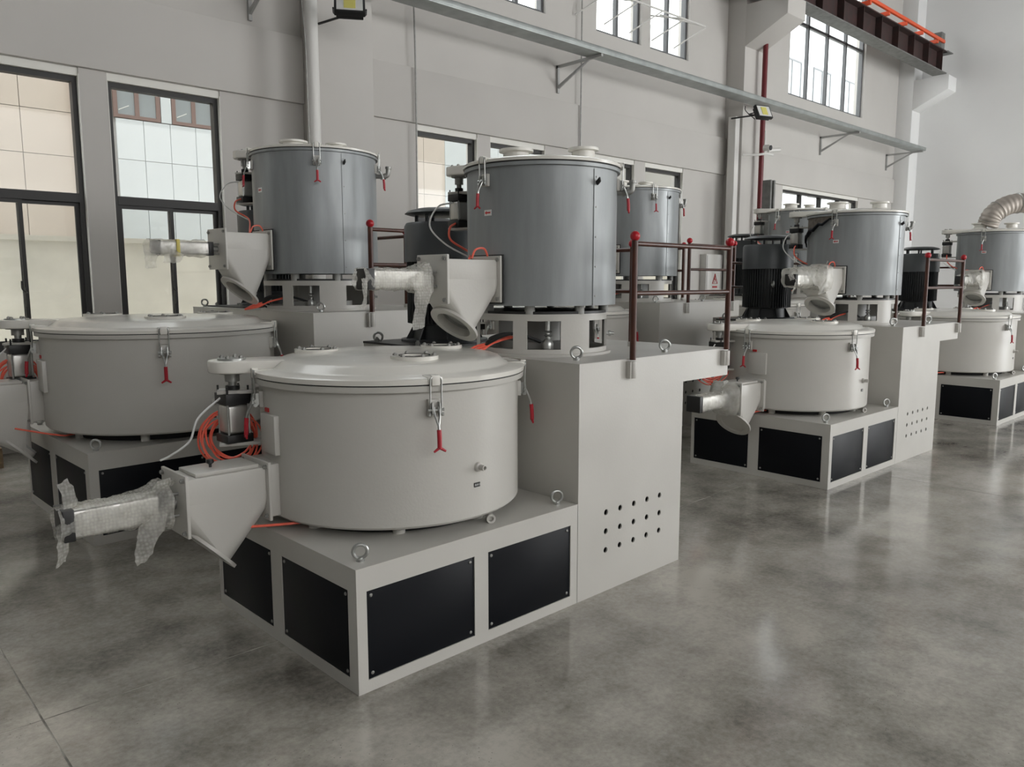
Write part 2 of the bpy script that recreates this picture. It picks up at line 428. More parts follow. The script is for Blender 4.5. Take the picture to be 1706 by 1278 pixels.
for i in range(6):
    x = 2.26+i*.83
    fr = MB().box(x, x+.66, 0, .05, 3.98, 4.03).box(x, x+.66, 0, .05, 4.57, 4.62)
    for q in (0, .30, .60): fr.box(x+q, x+q+.06, 0, .05, 4.03, 4.57)
    wf = part('window', fr, BROWNF, bd, smooth=False)
    part('glass', MB().box(x+.05, x+.63, .02, .028, 4.03, 4.57), DGLASS, wf, smooth=False)
    bar = MB().tube([(x+.06, -.03, 4.38), (x+.31, -.03, 4.37)], .008, 6).tube([(x+.36, -.03, 4.36), (x+.62, -.03, 4.35)], .008, 6).tube([(x+.06, -.03, 4.08), (x+.2, -.05, 4.15)], .006, 6)
    part('window_bar', bar, PIPEW, wf)
    part('pier', MB().box(x+.67, x+.82, 0, .03, 3.98, 4.62), PALE, bd, smooth=False)
dp = MB().cyl((1.78, -.08, 2.1), (1.70, -.08, 6), .055, n=14)
for z in (2.75, 3.9): dp.cyl((1.76, -.08, z), (1.758, -.08, z+.09), .075, n=14)
part('downpipe', dp, BEIGE, bd)
b2 = thing('white_building', 'tall pale building seen through the upper far window', 'building', (26, 13, 0))
part('wall', MB().box(0, 9, 0, 6, -.5, 12.2), PALE, b2, smooth=False)
for z in (5.0, 8.3):
    for x in (.9, 3.4, 5.9):
        wf = part('window', MB().box(x, x+1.5, -.04, 0, z, z+.06).box(x, x+1.5, -.04, 0, z+1.7, z+1.76).box(x, x+.06, -.04, 0, z, z+1.7).box(x+.72, x+.78, -.04, 0, z, z+1.7).box(x+1.44, x+1.5, -.04, 0, z, z+1.7), FRAMEG, b2, smooth=False)
        part('glass', MB().box(x+.06, x+1.44, -.02, -.01, z+.06, z+1.7), DGLASS, wf, smooth=False)

# ------------------------------------------------------------------ shared small meshes
def latch_meshes(s=1.0):
    # local frame: x = outward (radial), y = tangent, z = up; origin on tank wall at the lid seam
    bp = MB().box(-.012, .014, -.024, .024, -.115, -.052)                      # back plate
    st = MB()
    for y in (-.021, .021): st.tube([(.030, y, -.105), (.030, y, -.03), (.032, y, .018)], .0034, 8)
    st.tube(arc((.032, 0, .018), .021, 0, PI, 8, 'yz', .7), .0034, 8)
    st.cyl((.030, -.030, -.088), (.030, .030, -.088), .0052, n=10)
    for y in (-.014, .014): st.prism([(.010, -.060), (.036, -.062), (.040, -.10), (.026, -.115), (.010, -.10)], y-.002, y+.002, 'y')
    for y in (-.028, .021): st.cyl((.030, y, -.105), (.030, y+.007, -.105), .007, n=10)
    st.tube(smoothpath([(.030, -.008, -.078), (.040, -.010, -.10), (.052, -.004, -.128), (.058, 0, -.145)], 4), .0042, 8)
    st.tube(smoothpath([(.030, .008, -.078), (.040, .010, -.10), (.052, .004, -.128), (.058, 0, -.145)], 4), .0042, 8)
    st.tube([(.056, 0, -.140), (.060, 0, -.165)], .005, 8)
    gp = MB().tube([(.060, 0, -.155), (.063, 0, -.185), (.064, 0, -.222)], [.0085, .0085, .0085], 10)
    gp.tube([(.064, 0, -.218), (.066, -.022, -.232)], [.006, .004], 8).tube([(.064, 0, -.218), (.066, .022, -.232)], [.006, .004], 8)
    hk = MB().box(-.045, .030, -.028, .028, .010, .030).box(.012, .036, -.016, .016, -.002, .036)
    ms = []
    for mb, mt, nm, bv in ((bp, WHITE, 'latch', .003), (st, STEEL, 'bail', 0), (gp, RED, 'grip', 0), (hk, LID, 'hook', .005)):
        mb.xf(Matrix.Scale(s, 4)); ms.append(mb.mesh(nm, mt, bevel=bv))
    return ms
def put_latch(ms, root, cx, cy, r, z, az):
    t = R(az); l = ob('latch', ms[0], root, (cx+r*math.cos(t), cy+r*math.sin(t), z), (0, 0, t))
    ob('bail', ms[1], l, label='zinc-plated wire bail'); ob('grip', ms[2], l, label='red lever grip'); ob('hook', ms[3], l)
    return l
def eye_mesh(s):
    mb = MB().tube([(.024*s*math.cos(t), 0, .034*s+.024*s*math.sin(t)) for t in [2*PI*i/24 for i in range(24)]], .0065*s, 10, closed=True)
    mb.cyl((0, 0, 0), (0, 0, .010*s), .015*s, n=16); mb.cyl((0, 0, .008*s), (0, 0, .014*s), .010*s, n=12)
    return mb.mesh('eyebolt', STEEL)
SCREW = MB().lathe([(0, 0), (.0075, 0), (.0075, .002), (.004, .005), (0, .005)], n=10, axis=(0, -1, 0)).mesh('screw', DSTEEL)
BOLT = MB().cyl((0, 0, 0), (0, 0, .010), .011, n=6).cyl((0, 0, .010), (0, 0, .014), .006, n=8).mesh('bolt', DSTEEL)

def lift_cylinder(root, cx, cy, s, za, z1, z2, z3, az, rt_, zbr):
    """vertical air cylinder: s = half side, za = arm underside, z1/z2/z3 = top of head, bottom of barrel, bottom"""
    M = Matrix.Translation((cx, cy, 0))@Matrix.Rotation(R(az)*0, 4, 'Z')
    h = (z1-z2)*.26
    b = MB().box(-s, s, -s, s, z2, z1-h)
    ac = part('air_cylinder', MB().box(-s*.86, s*.86, -s*.86, s*.86, z2, z1-h).xf(M), ALU, root, bevel=s*.28, seg=4, label='aluminium air cylinder')
    hd = MB().box(-s, s, -s, s, z1-h, z1).box(-s, s, -s, s, z3, z2)
    sd = MB()
    for a in (-1, 1):
        for c in (-1, 1): sd.cyl((a*s*.8, c*s*.8, z1), (a*s*.8, c*s*.8, z1+s*.55), s*.08, n=8)
    split_parts('stud', sd.xf(M), BLACK, ac)
    hd2 = MB().cyl((0, 0, z1), (0, 0, z1+(za-z1)*.35), s*.5, n=20); part('rod_gland', hd2.xf(M), BLACK, root)
    split_parts('end_cap', hd.xf(M), BLACK, ac, bevel=.002, label='black end caps')
    rd = MB().cyl((0, 0, z1+(za-z1)*.3), (0, 0, za), s*.30, n=20).cyl((0, 0, z1+(za-z1)*.55), (0, 0, za-.002), s*.52, n=20).cyl((0, 0, za-.008), (0, 0, za), s*.95, n=24)
    part('piston_rod', rd.xf(M), DSTEEL, ac)
    tr_ = MB()
    for a in (-1, 1):
        for c in (-1, 1): tr_.cyl((a*s*.8, c*s*.8, z2), (a*s*.8, c*s*.8, z1-h), s*.085, n=8)
    split_parts('tie_rod', tr_.xf(M), STEEL, ac)
    # bracket plates back to tank wall
    tx, ty = zbr
    d = Vector((tx-cx, ty-cy, 0)); L = d.length; d.normalize()
    a = math.atan2(d.y, d.x); bm_ = MB().box(-s*1.1, L, -s*.9, s*.9, z1-.001, z1+.014).box(-s*1.1, L, -s*.9, s*.9, z3-.014, z3)
    split_parts('cylinder_bracket', bm_.xf(Matrix.Translation((cx, cy, 0))@Matrix.Rotation(a, 4, 'Z')), WHITE, root, bevel=.002)
    return ac

def chute(root, xp, xf_, yc, zc, hw, out, rout, cyl_end, cs, tank_pt, dark_plate=False, cover=False, tilt=R(40)):
    """discharge valve running towards -x: xp mounting plate, xf_ outer flange, hw half width, out=(x,z) outlet centre"""
    t = .014
    sq = lambda x0, x1, h, mb: mb.box(x0, x1, yc-h, yc+h, zc-h, zc+h)
    ad = MB(); sq(xp+t, tank_pt, hw*(.86 if dark_plate else 1.0), ad)
    part('chute_neck', ad, CLAD if dark_plate else WHITE, root, bevel=.002)
    b = MB(); h = hw*1.12
    sq(xp, xp+t, h, b); sq(xf_, xf_+t, h, b)
    r = hw*.90; dz_ = hw*1.03
    # D-shaped body: box upper half, round lower half
    prof = [(yc-r, zc+r*1.02), (yc+r, zc+r*1.02)]
    for i in range(13):
        a = PI*i/12; prof.append((yc+r*math.cos(a), zc-dz_*math.sin(a)**.8*.97))
    b.prism(prof, xf_+t, xp, 'x')
    body = part('discharge_chute', b, WHITE, root, bevel=.003)
    # funnel: hull of the rounded underside and the tilted outlet circle
    oc = Vector((out[0], yc, out[1])); e1 = Vector((math.cos(tilt), 0, -math.sin(tilt))); nrm = Vector((-math.sin(tilt), 0, -math.cos(tilt))); e2 = Vector((0, 1, 0))
    ri = rout*.74; pts_ = []
    for x in (xf_+t-.001, xp+.001):
        for i in range(25):
            a = PI*i/24; pts_.append((x, yc+(r+.001)*math.cos(a), zc-(dz_+.001)*abs(math.sin(a))**.8))
    for i in range(48):
        a = 2*PI*i/48; pts_.append(oc+e1*(ri*1.02*math.cos(a))+e2*(ri*1.02*math.sin(a))+nrm*-.0)
    hb_ = bmesh.new()
    for p_ in pts_: hb_.verts.new(p_)
    gm = bmesh.ops.convex_hull(hb_, input=hb_.verts)
    bmesh.ops.delete(hb_, geom=[g_ for g_ in set(gm['geom_interior']+gm['geom_unused']) if isinstance(g_, bmesh.types.BMVert)], context='VERTS')
    hb_.verts.index_update(); fm = MB(); fm.v = [v.co.copy() for v in hb_.verts]
    fm.f = [tuple(v.index for v in f_.verts) for f_ in hb_.faces if abs(sum((v.co-oc).dot(nrm) for v in f_.verts)) > 1e-4*len(f_.verts) or max((v.co-oc).length for v in f_.verts) > ri*1.1]
    hb_.free()
    part('outlet_funnel', fm, WHITE, body, ang=38)
    fl_ = MB(); rings = [(ri-.004, -.03), (ri-.004, .014), (rout, .014), (rout, 0), (ri, 0), (ri, -.03)]
    fl_.lathe(rings, c=oc, n=40, axis=nrm)
    part('outlet_flange', fl_, WHITE, body)
    part('outlet_liner', MB().lathe([(0, -.045), (ri-.003, -.045), (ri-.003, .012)], c=oc, n=32, axis=nrm), GREY, body)
    for sy in (-1, 1):
        for sz in (-1, 1):
            ob('bolt', BOLT, body, (xf_-.0, yc+sy*h*.84, zc+sz*h*.84), (0, -PI/2, 0))
            ob('bolt', BOLT, body, (xp, yc+sy*h*.84, zc+sz*h*.84), (0, -PI/2, 0))
    if cover:
        part('chute_cover', MB().box(xf_+.06, xp-.02, yc-r*.8, yc+r*.9, zc+r*1.02, zc+r*1.02+.016), WHITE, body, bevel=.003)
        kn = MB().lathe([(0, 0), (.006, 0), (.006, .012), (.016, .02), (.014, .034), (0, .034)], c=((xf_+xp)/2-.02, yc, zc+r*1.02+.016), n=14)
        part('knob', kn, BLACK, body, label='black star knob')
    # pneumatic cylinder
    c_ = part('push_cylinder', MB().box(cyl_end+.03, xf_-.075, yc-cs, yc+cs, zc-cs, zc+cs), ALU, root, bevel=cs*.22, seg=3, label='square aluminium air cylinder')
    e = MB().box(cyl_end, cyl_end+.04, yc-cs*1.08, yc+cs*1.08, zc-cs*1.08, zc+cs*1.08).box(xf_-.08, xf_-.045, yc-cs*1.08, yc+cs*1.08, zc-cs*1.08, zc+cs*1.08)
    split_parts('end_cap', e, BLACK, c_, bevel=.003)
    rd = MB().cyl((xf_-.05, yc, zc), (xf_, yc, zc), cs*.55, n=20)
    for sy in (-1, 1):
        for sz in (-1, 1): rd.cyl((xf_-.05, yc+sy*cs*.8, zc+sz*cs*.8), (xf_, yc+sy*cs*.8, zc+sz*cs*.8), .007, n=8)
    split_parts('standoff', rd, DSTEEL, c_)
    return body

def panel(root, x0, x1, z0, z1, face, d):
    """black sheet panel; face 'x' lies on local y=0, face 'y' lies on local x=0"""
    if face == 'x': o = part('side_panel', MB().box(x0, x1, d, d+.006, z0, z1), BLACKP, root, bevel=.001)
    else: o = part('side_panel', MB().box(d, d+.006, x0, x1, z0, z1), BLACKP, root, bevel=.001)
    for a in (x0+.022, x1-.022):
        for c in (z0+.022, z1-.022):
            if face == 'x': ob('screw', SCREW, o, (a, d, c))
            else: ob('screw', SCREW, o, (d, a, c), (0, 0, -PI/2))
    return o

def sight_port(root, cx, cy, z, r):
    p = part('sight_port', MB().lathe([(r*.62, -.03), (r*.62, .010), (r, .010), (r*1.0, 0), (r*1.0, -.03)], c=(cx, cy, z), n=40), LID, root, label='round inspection ring')
    part('cover_plate', MB().lathe([(0, .004), (r*.66, .004), (r*.66, -.02)], c=(cx, cy, z), n=32), LID, p)
    part('gasket', MB().lathe([(r*.60, .011), (r*.66, .013), (r*.66, .0)], c=(cx, cy, z), n=40), RUBBER, p)
    for i in range(6): a = i*PI/3+.3; ob('bolt', BOLT, p, (cx+r*.82*math.cos(a), cy+r*.82*math.sin(a), z+.008))
    return p

# ------------------------------------------------------------------ cooling mixer
def cooling_mixer(P, label, group):
    t = thing('cooling_mixer', label, 'mixer', (0, 0, 0), 0, group)
    a, b, hb = P['a'], P['b'], P['hb']; cx, cy, r, z0, z1 = P['cool']
    k = hb/.5105; f = P['f']
    # frame with real openings
    fx = [(.046*f, .60*f, .05*k, .413*k), (.68*f, a-.05, .05*k, .413*k)]
    fy = [(.062*f, .60*f, .05*k, .413*k), (.695*f, b-.03, .05*k, .413*k)]
    fb = MB(); th_ = .03
    for u0, u1, v0, v1 in grid_cells(0, a, 0, hb-.004, fx):
        fb.box(u0, u1, 0, th_, v0, v1); fb.box(u0, u1, b-th_, b, v0, v1)
    for u0, u1, v0, v1 in grid_cells(th_, b-th_, 0, hb-.004, fy):
        fb.box(0, th_, u0, u1, v0, v1); fb.box(a-th_, a, u0, u1, v0, v1)
    part('base_frame', fb, WHITE, t, smooth=False)
    part('base_top', MB().box(-.001, a+.0, -.001, b, hb-.004, hb), WHITE, t, smooth=False)
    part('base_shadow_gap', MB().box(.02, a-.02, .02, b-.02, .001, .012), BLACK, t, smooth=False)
    for x0, x1, v0, v1 in fx: panel(t, x0, x1, v0, v1, 'x', .005)
    for x0, x1, v0, v1 in fy: panel(t, x0, x1, v0, v1, 'y', .005)
    for ex, ey in ((.07, .075), (a-.07, .075), (.07, b-.10)): ob('eyebolt', P['eye'], t, (ex, ey, hb), (0, 0, R(-30)))
    # tank body
    seg = 96
    tk = MB().lathe([(0, z0), (r-.012, z0), (r, z0+.012), (r, z1-.030), (r+.026, z1-.028), (r+.028, z1-.003), (r-.03, z1-.003)], c=(cx, cy, 0), n=seg)
    part('tank', tk, WHITE, t, ang=30)
    part('seal_ring', MB().lathe([(0, hb+.002), (r*.82, hb+.002), (r*.84, z0-.002), (0, z0-.002)], c=(cx, cy, 0), n=64), RUBBER, t)
    part('gasket', MB().lathe([(r-.03, z1-.004), (r+.022, z1-.004), (r+.022, z1+.003), (r-.03, z1+.003)], c=(cx, cy, 0), n=seg), RUBBER, t)
    ft = MB()
    for i in range(8):
        an = R(45*i+12); ft.cyl((cx+r*.83*math.cos(an), cy+r*.83*math.sin(an), hb), (cx+r*.83*math.cos(an), cy+r*.83*math.sin(an), z0), .028, n=18)
    split_parts('tank_foot', ft, WHITE, t)
    # lid
    c = 1.0*f
    ld = MB().lathe([(r-.02, z1+.003), (r+.030, z1+.003), (r+.032, z1+.024), (r+.022, z1+.030), (r-.045*c, z1+.033), (r-.060*c, z1+.040), (r-.090*c, z1+.066), (r-.110*c, z1+.073),
                     (r*.72, z1+.080), (r*.4, z1+.090), (0, z1+.093)], c=(cx, cy, 0), n=seg)
    lid = part('lid', ld, LID, t, ang=40, label='glossy white lid')
    for az, rr in ((-107, .34), (8, .36), (128, .38)):
        sight_port(t, cx+rr*f*math.cos(R(az)), cy+rr*f*math.sin(R(az)), z1+.088, .108*f)
    for az in P['cool_latch']: put_latch(P['latch'], t, cx, cy, r, z1, az)
    # lid arm + lift cylinder
    az = R(P['arm']); ra = r+.115*f; d = Vector((math.cos(az), math.sin(az))); p = Vector((-d.y, d.x)); hc = Vector((cx, cy))+d*ra; wv = .105*f
    poly = []
    for i in range(13):
        an = -PI/2+PI*i/12; q = hc+d*(wv*math.cos(an))+p*(wv*math.sin(an)); poly.append((q.x, q.y))
    for uu, vv in ((r*.80, wv*1.0), (r*.62, wv*1.0), (r*.62, -wv*1.0), (r*.80, -wv*1.0)):
        q = Vector((cx, cy))+d*uu+p*vv; poly.append((q.x, q.y))
    am = part('lid_arm', MB().prism(poly, z1+.016, z1+.072), LID, t, bevel=.008, seg=3)
    part('hub_disc', MB().cyl((hc.x, hc.y, z1+.072), (hc.x, hc.y, z1+.080), .062*f, n=32), STEEL, am)
    for i in range(4):
        an = R(45+90*i); q = (hc.x+.045*f*math.cos(an), hc.y+.045*f*math.sin(an), z1+.080); ob('bolt', BOLT, am, q)
    tp = Vector((cx, cy))+d*(r-.01)
    lift_cylinder(t, hc.x, hc.y, .062*f, z1+.016, z1-.080*f, z1-.270*f, z1-.308*f, 0, r, (tp.x, tp.y))
    # discharge chute
    C = P['cchute']; chute(t, C[0], C[1], C[2], C[3], C[4], C[5], C[6], C[7], C[8], cx-r*.97+.02, cover=True, tilt=R(46))
    # junction plate, label, drain fittings
    an = R(P['jaz']); nx_, ny_ = math.cos(an), math.sin(an)
    M = Matrix.Translation((cx+r*nx_, cy+r*ny_, 0))@Matrix.Rotation(an, 4, 'Z')
    part('junction_plate', MB().box(-.02, .018, -.075*f, .075*f, z1-.33*f, z1-.155*f).xf(M), WHITE, t, bevel=.003)
    part('warning_label', MB().box(-.003, .006, -.05, -.015, z1-.148*f, z1-.130*f).xf(M), LBLR, t, label='small red label')
    an = R(-88.5); M = Matrix.Translation((cx+r*math.cos(an), cy+r*math.sin(an), 0))@Matrix.Rotation(an, 4, 'Z')
    nz = MB().lathe([(0, -.01), (.024, -.01), (.020, .012), (.013, .016), (.013, .045), (.009, .045), (.009, .02), (0, .02)], c=(0, 0, 0), n=20, axis=(1, 0, 0)).xf(Matrix.Translation((0, 0, z1-.385*f)))
    part('water_port', nz.xf(M), WHITE, t)
    lm = MB().box(-.002, .003, -.024, .010, z1-.475*f, z1-.455*f).xf(M); pl = part('port_plate', lm, LBLB, t, label='tiny black plate with white characters')
    tx = bpy.data.curves.new('lettering', 'FONT'); tx.body = '出水口'; tx.size = .011; tx.extrude = .0002; tx.align_x = 'CENTER'; tx.align_y = 'CENTER'
    tmp = bpy.data.objects.new('lettering', tx); COL.objects.link(tmp); bpy.context.view_layer.update()
    tm = bpy.data.meshes.new_from_object(tmp.evaluated_get(bpy.context.evaluated_depsgraph_get())); bpy.data.objects.remove(tmp); tm.materials.clear(); tm.materials.append(LBL)
    to = ob('lettering', tm, pl)
    q = M@Vector((.0037, -.007, z1-.465*f)); to.location = q; to.rotation_euler = (PI/2, 0, an+PI/2)
    an = R(-76); q = Vector((cx+(r-.06)*math.cos(an), cy+(r-.06)*math.sin(an), 0)); dd = Vector((math.cos(R(-118)), math.sin(R(-118)), 0))
    e = MB().tube(smoothpath([q+Vector((0, 0, z0+.004)), q+Vector((0, 0, z0-.016)), q+dd*.022+Vector((0, 0, z0-.022)), q+dd*.07+Vector((0, 0, z0-.022))], 5), .013, 14)
    e.lathe([(.013, -.03), (.021, -.03), (.021, 0), (.012, 0), (.012, -.02)], c=q+dd*.085+Vector((0, 0, z0-.022)), n=20, axis=dd)
    part('drain_elbow', e, WHITE, t)
    # hoses
    hz = z1-.28*f; cc = Vector((hc.x-.085*f, hc.y-.06*f, hz-.028)); random.seed(3)
    for q_ in range(8):
        rr = (.132-.011*(q_ % 5))*f; ph = random.uniform(0, 6); ti = random.uniform(-.15, .15)
        pts = []
        n_ = 40
        for i in range(n_):
            an = 2*PI*i/n_; u = rr*math.cos(an)*(1+.04*math.sin(2*an+ph)); v = rr*1.02*math.sin(an)*(1+.05*math.sin(3*an+ph))
            dpt = .012*math.sin(an*2+ph)+(q_-4)*.008+.165
            pts.append(cc+Vector((u*.82+dpt*.57, -u*.57+dpt*.82, v+ti*u*.5+.018*math.sin(q_*2.4)))+Vector((.82, -.57, 0))*(.016*math.cos(q_*1.9)))
        hb_ = MB().tube(pts, .0046*f, 7, closed=True)
        part('air_hose', hb_, ORANGE, t, label='coiled orange air hose')
    wh = smoothpath([hc.to_3d()+Vector((-.062*f, 0, z1-.10*f)), cc+Vector((-.09, 0.04, .13)), cc+Vector((-.13, .05, .03)), cc+Vector((-.20, .09, -.03)), cc+Vector((-.24, .11, -.05))], 8)
    part('white_hose', MB().tube(wh, .005, 7), CLEARH, t)
    hp = smoothpath([(C[0]-.16, C[2]-.02, C[3]-.155), (cx-r*.97, cy-r*.12, hb+.03), (cx-r*.80, cy-r*.10, hb+.02), (cx-.1, cy-.1, hb+.02)], 8)
    part('base_hose', MB().tube(hp, .006, 7), ORANGE, t, label='orange hose running under the tank')
    return t

# ------------------------------------------------------------------ heating mixer
def heating_mixer(P, label, group):
    t = thing('heating_mixer', label, 'mixer', (0, 0, 0), 0, group)
    a, c, o, W, ht, ho = P['a'], P['c'], P['o'], P['W'], P['ht'], P['ho']; f = P['f']
    cx, cy, r, z0, z1 = P['hot']; x0, x1, x2 = a+.004, a+c, a+o
    # cabinet: front sheet with 15 round vent holes
    hx = [a+.222*f+i*.1165*f for i in range(5)]; hz = [.222*P['ht']/1.2048+j*.1005*f for j in range(3)]
    bm = bmesh.new()
    def vent_sheet():
        mb = MB(); cu = []; cellw, cellh = .1165*f, .1005*f; ux0, uz0 = hx[0]-cellw/2, hz[0]-cellh/2; n = 16; rr = .0155*f
        for u0, u1, v0, v1 in grid_cells(x0, x1, .0, ht-.004, [(ux0, ux0+5*cellw, uz0, uz0+3*cellh), (x0-.1, x0, 0, .1)]):
            mb.add([(u0, 0, v0), (u1, 0, v0), (u1, 0, v1), (u0, 0, v1)], [(0, 1, 2, 3)])
        for X in hx:
            for Z in hz:
                sq, ci, bk = [], [], []
                for i in range(n):
                    an = 2*PI*i/n+PI/4; cc, ss = math.cos(an), math.sin(an); mm = max(abs(cc), abs(ss))
                    sq.append((X+cc/mm*cellw/2, 0, Z+ss/mm*cellh/2)); ci.append((X+cc*rr, 0, Z+ss*rr)); bk.append((X+cc*rr, .008, Z+ss*rr))
                mb.add(sq+ci+bk, [(i, (i+1) % n, n+(i+1) % n, n+i) for i in range(n)]+[(n+i, n+(i+1) % n, 2*n+(i+1) % n, 2*n+i) for i in range(n)])
        return mb
    bm.free()
    fs = part('front_sheet', vent_sheet(), WHITE, t, smooth=False)
    cb = MB()
    cb.add([(x0, 0, 0), (x0, W, 0), (x0, W, ht-.004), (x0, 0, ht-.004)], [(0, 1, 2, 3)])
    cb.add([(x1, 0, 0), (x1, W, 0), (x1, W, ho), (x1, 0, ho)], [(0, 1, 2, 3)])
    cb.add([(x0, W, 0), (x1, W, 0), (x1, W, ht-.004), (x0, W, ht-.004)], [(0, 1, 2, 3)])
    part('cabinet', cb, WHITE, t, smooth=False)
    part('vent_backing', MB().box(x0+.02, x1-.02, .03, .035, .05, ho-.1), BLACK, t, smooth=False)
    part('overhang', MB().box(x1, x2, 0, W, ho, ht-.004), WHITE, t, smooth=False)
    part('platform_plate', MB().box(x0-.003, x2+.003, -.003, W+.003, ht-.004, ht), WHITE, t, smooth=False)
    for ex, ey in ((a+.14*f, .14*f), (a+.845*f, .10*f), (a+.07*f, W-.07)): ob('eyebolt', P['eye'], t, (ex, ey, ht), (0, 0, R(-42)))
    # railing at the front edge
    pz = ht+.60*P['rf']; xa, xb = P['posts']
    def post(x, y, label=None):
        p_ = part('rail_post', MB().cyl((x, y, ht-.03 if y > 0 else ht-.005), (x, y, pz), .0165*f, n=16), RAIL, t)
        part('knob', MB().lathe([(0, -.024*f)]+[(.026*f*math.cos(q), .026*f*math.sin(q)) for q in [(-80+20*i)*PI/180 for i in range(9)]]+[(0, .026*f)], c=(x, y, pz+.022*f), n=20), REDB, p_, label='red ball knob')
        sk = MB().box(x-.028*f, x-.006*f, y-.008, .001, ht-.10*f, ht-.012).cyl((x, y, ht-.10*f), (x, y, ht-.012), .021*f, n=14) if y < 0 else MB().cyl((x, y, ht), (x, y, ht+.03), .022*f, n=14)
        part('post_socket', sk, WHITE, p_, bevel=.002)
        return p_
    def rails(xs0, xs1, y):
        for z in (ht+.585*P['rf'], ht+.335*P['rf']): part('guard_rail', MB().cyl((xs0, y, z), (xs1, y, z), .0125*f, n=14), RAIL, t)
    post(xa, -.022); post(xb, -.022); rails(xa, xb, -.022)
    sx, sy = P['side']; post(sx, sy)
    for z in (ht+.585*P['rf'], ht+.335*P['rf']): part('guard_rail', MB().cyl((sx, sy, z), (sx, W-.05, z), .0125*f, n=14), RAIL, t)
    # ring plinth with window cut-outs
    R0 = r*.885; h0, h1 = ht, z0-.045*f
    op = [(150, 200), (212, 240), (268, 312), (335, 2+360), (385-360+0, 60), (90, 125)]
    rg = MB(); lo, hi = h0+(h1-h0)*.17, h0+(h1-h0)*.84; th_ = .012
    angs = []
    def wallseg(a0, a1, za, zb, n):
        for i in range(n):
            t0, t1 = R(a0+(a1-a0)*i/n), R(a0+(a1-a0)*(i+1)/n)
            for rr in (R0, R0-th_):
                rg.add([(cx+rr*math.cos(q), cy+rr*math.sin(q), z) for q, z in ((t0, za), (t1, za), (t1, zb), (t0, zb))], [(0, 1, 2, 3)])
            for z in (za, zb):
                rg.add([(cx+rr*math.cos(q), cy+rr*math.sin(q), z) for q, rr in ((t0, R0), (t1, R0), (t1, R0-th_), (t0, R0-th_))], [(0, 1, 2, 3)])
    def radial(q, za, zb):
        q = R(q); rg.add([(cx+rr*math.cos(q), cy+rr*math.sin(q), z) for rr, z in ((R0, za), (R0-th_, za), (R0-th_, zb), (R0, zb))], [(0, 1, 2, 3)])
    wallseg(0, 360, h0, lo, 72); wallseg(0, 360, hi, h1, 72)
    ops = sorted([(x % 360, (y % 360) or 360) for x, y in op if y-x < 200])
    ops = [(25, 60), (90, 125), (150, 200), (212, 240), (268, 312), (325, 345)]
    prev = 0
    for x, y in ops:
        wallseg(prev, x, lo, hi, max(2, int((x-prev)/5))); radial(x, lo, hi); radial(y, lo, hi); prev = y
    wallseg(prev, 360, lo, hi, 4)
    rg.lathe([(R0-.01, h0), (R0+.026*f, h0), (R0+.026*f, h0+.014), (R0, h0+.014)], c=(cx, cy, 0), n=72)
    part('plinth_ring', rg, WHITE, t, ang=30)
    inn = MB().cyl((cx, cy, h0), (cx, cy, h1-.02), r*.34, n=32).cyl((cx, cy, h0+.03), (cx, cy, h0+.07), r*.55, n=32)
    part('bearing_housing', inn, GREY, t)
    vm = MB().tube(smoothpath([(cx-R0*.55, cy-R0*.66, h1-.01), (cx-R0*.55, cy-R0*.66, h0+.10), (cx-R0*.50, cy-R0*.68, h0+.06)], 4), .012, 10)
    vm.lathe([(0, 0), (.022, 0), (.030, .02), (.030, .055), (.018, .075), (0, .075)], c=(cx-R0*.55, cy-R0*.66, h0+.015), n=18)
    for q in (.11, .13): vm.lathe([(.014, -.006), (.024, 0), (.014, .006)], c=(cx-R0*.55, cy-R0*.66, h0+q), n=16)
    part('drain_valve', vm, STEEL, t)
    cv = MB()
    for q in range(3):
        cv.tube(smoothpath([(cx-R0*.95, cy+.10-.03*q, h0+.02+.02*q), (cx-R0*1.15, cy-.02*q, h0+.06+.02*q), (cx-R0*.9, cy-.12, h0+.12), (cx-R0*.3, cy-.16, h0+.05)], 6), .008, 7)
    part('black_cable', cv, RUBBER, t)
    ba = R(-40); bv = MB().cyl((cx+R0*math.cos(ba), cy+R0*math.sin(ba), h0+.10), (cx+(R0+.05)*math.cos(ba), cy+(R0+.05)*math.sin(ba), h0+.10), .010, n=12)
    bv.cyl((cx+(R0+.02)*math.cos(ba), cy+(R0+.02)*math.sin(ba), h0+.10), (cx+(R0+.03)*math.cos(ba), cy+(R0+.03)*math.sin(ba), h0+.10), .018, n=12)
    part('side_valve', bv, STEEL, t)
    # tank
    part('base_plate', MB().lathe([(0, h1), (R0, h1), (R0, h1+.014), (0, h1+.014)], c=(cx, cy, 0), n=64), BLACK, t)
    ft = MB()
    for i in range(8):
        an = R(45*i+34); ft.cyl((cx+r*.84*math.cos(an), cy+r*.84*math.sin(an), h1), (cx+r*.84*math.cos(an), cy+r*.84*math.sin(an), z0+.004), .027*f, n=16)
    split_parts('tank_foot', ft, GREY, t)
    tk = part('tank', MB().lathe([(0, z0), (r, z0), (r, z1-.022), (r+.016, z1-.020), (r+.016, z1-.003), (r-.02, z1-.003)], c=(cx, cy, 0), n=96), CLAD, t, ang=30, label='tank clad in grey galvanised sheet')
    an0 = R(P['seam'])
    sm = MB()
    for i in range(4):
        q0, q1 = an0+R(4)*i/4-R(2), an0+R(4)*(i+1)/4-R(2)
        sm.add([(cx+(r+e_)*math.cos(q), cy+(r+e_)*math.sin(q), z) for q in (q0, q1) for e_ in (.0, .004) for z in (z0+.002, z1-.03)], [(2, 3, 7, 6), (0, 2, 6, 4), (1, 5, 7, 3), (0, 1, 3, 2), (4, 6, 7, 5)])
    so = part('cladding_seam', sm, CLAD, tk, ang=30)
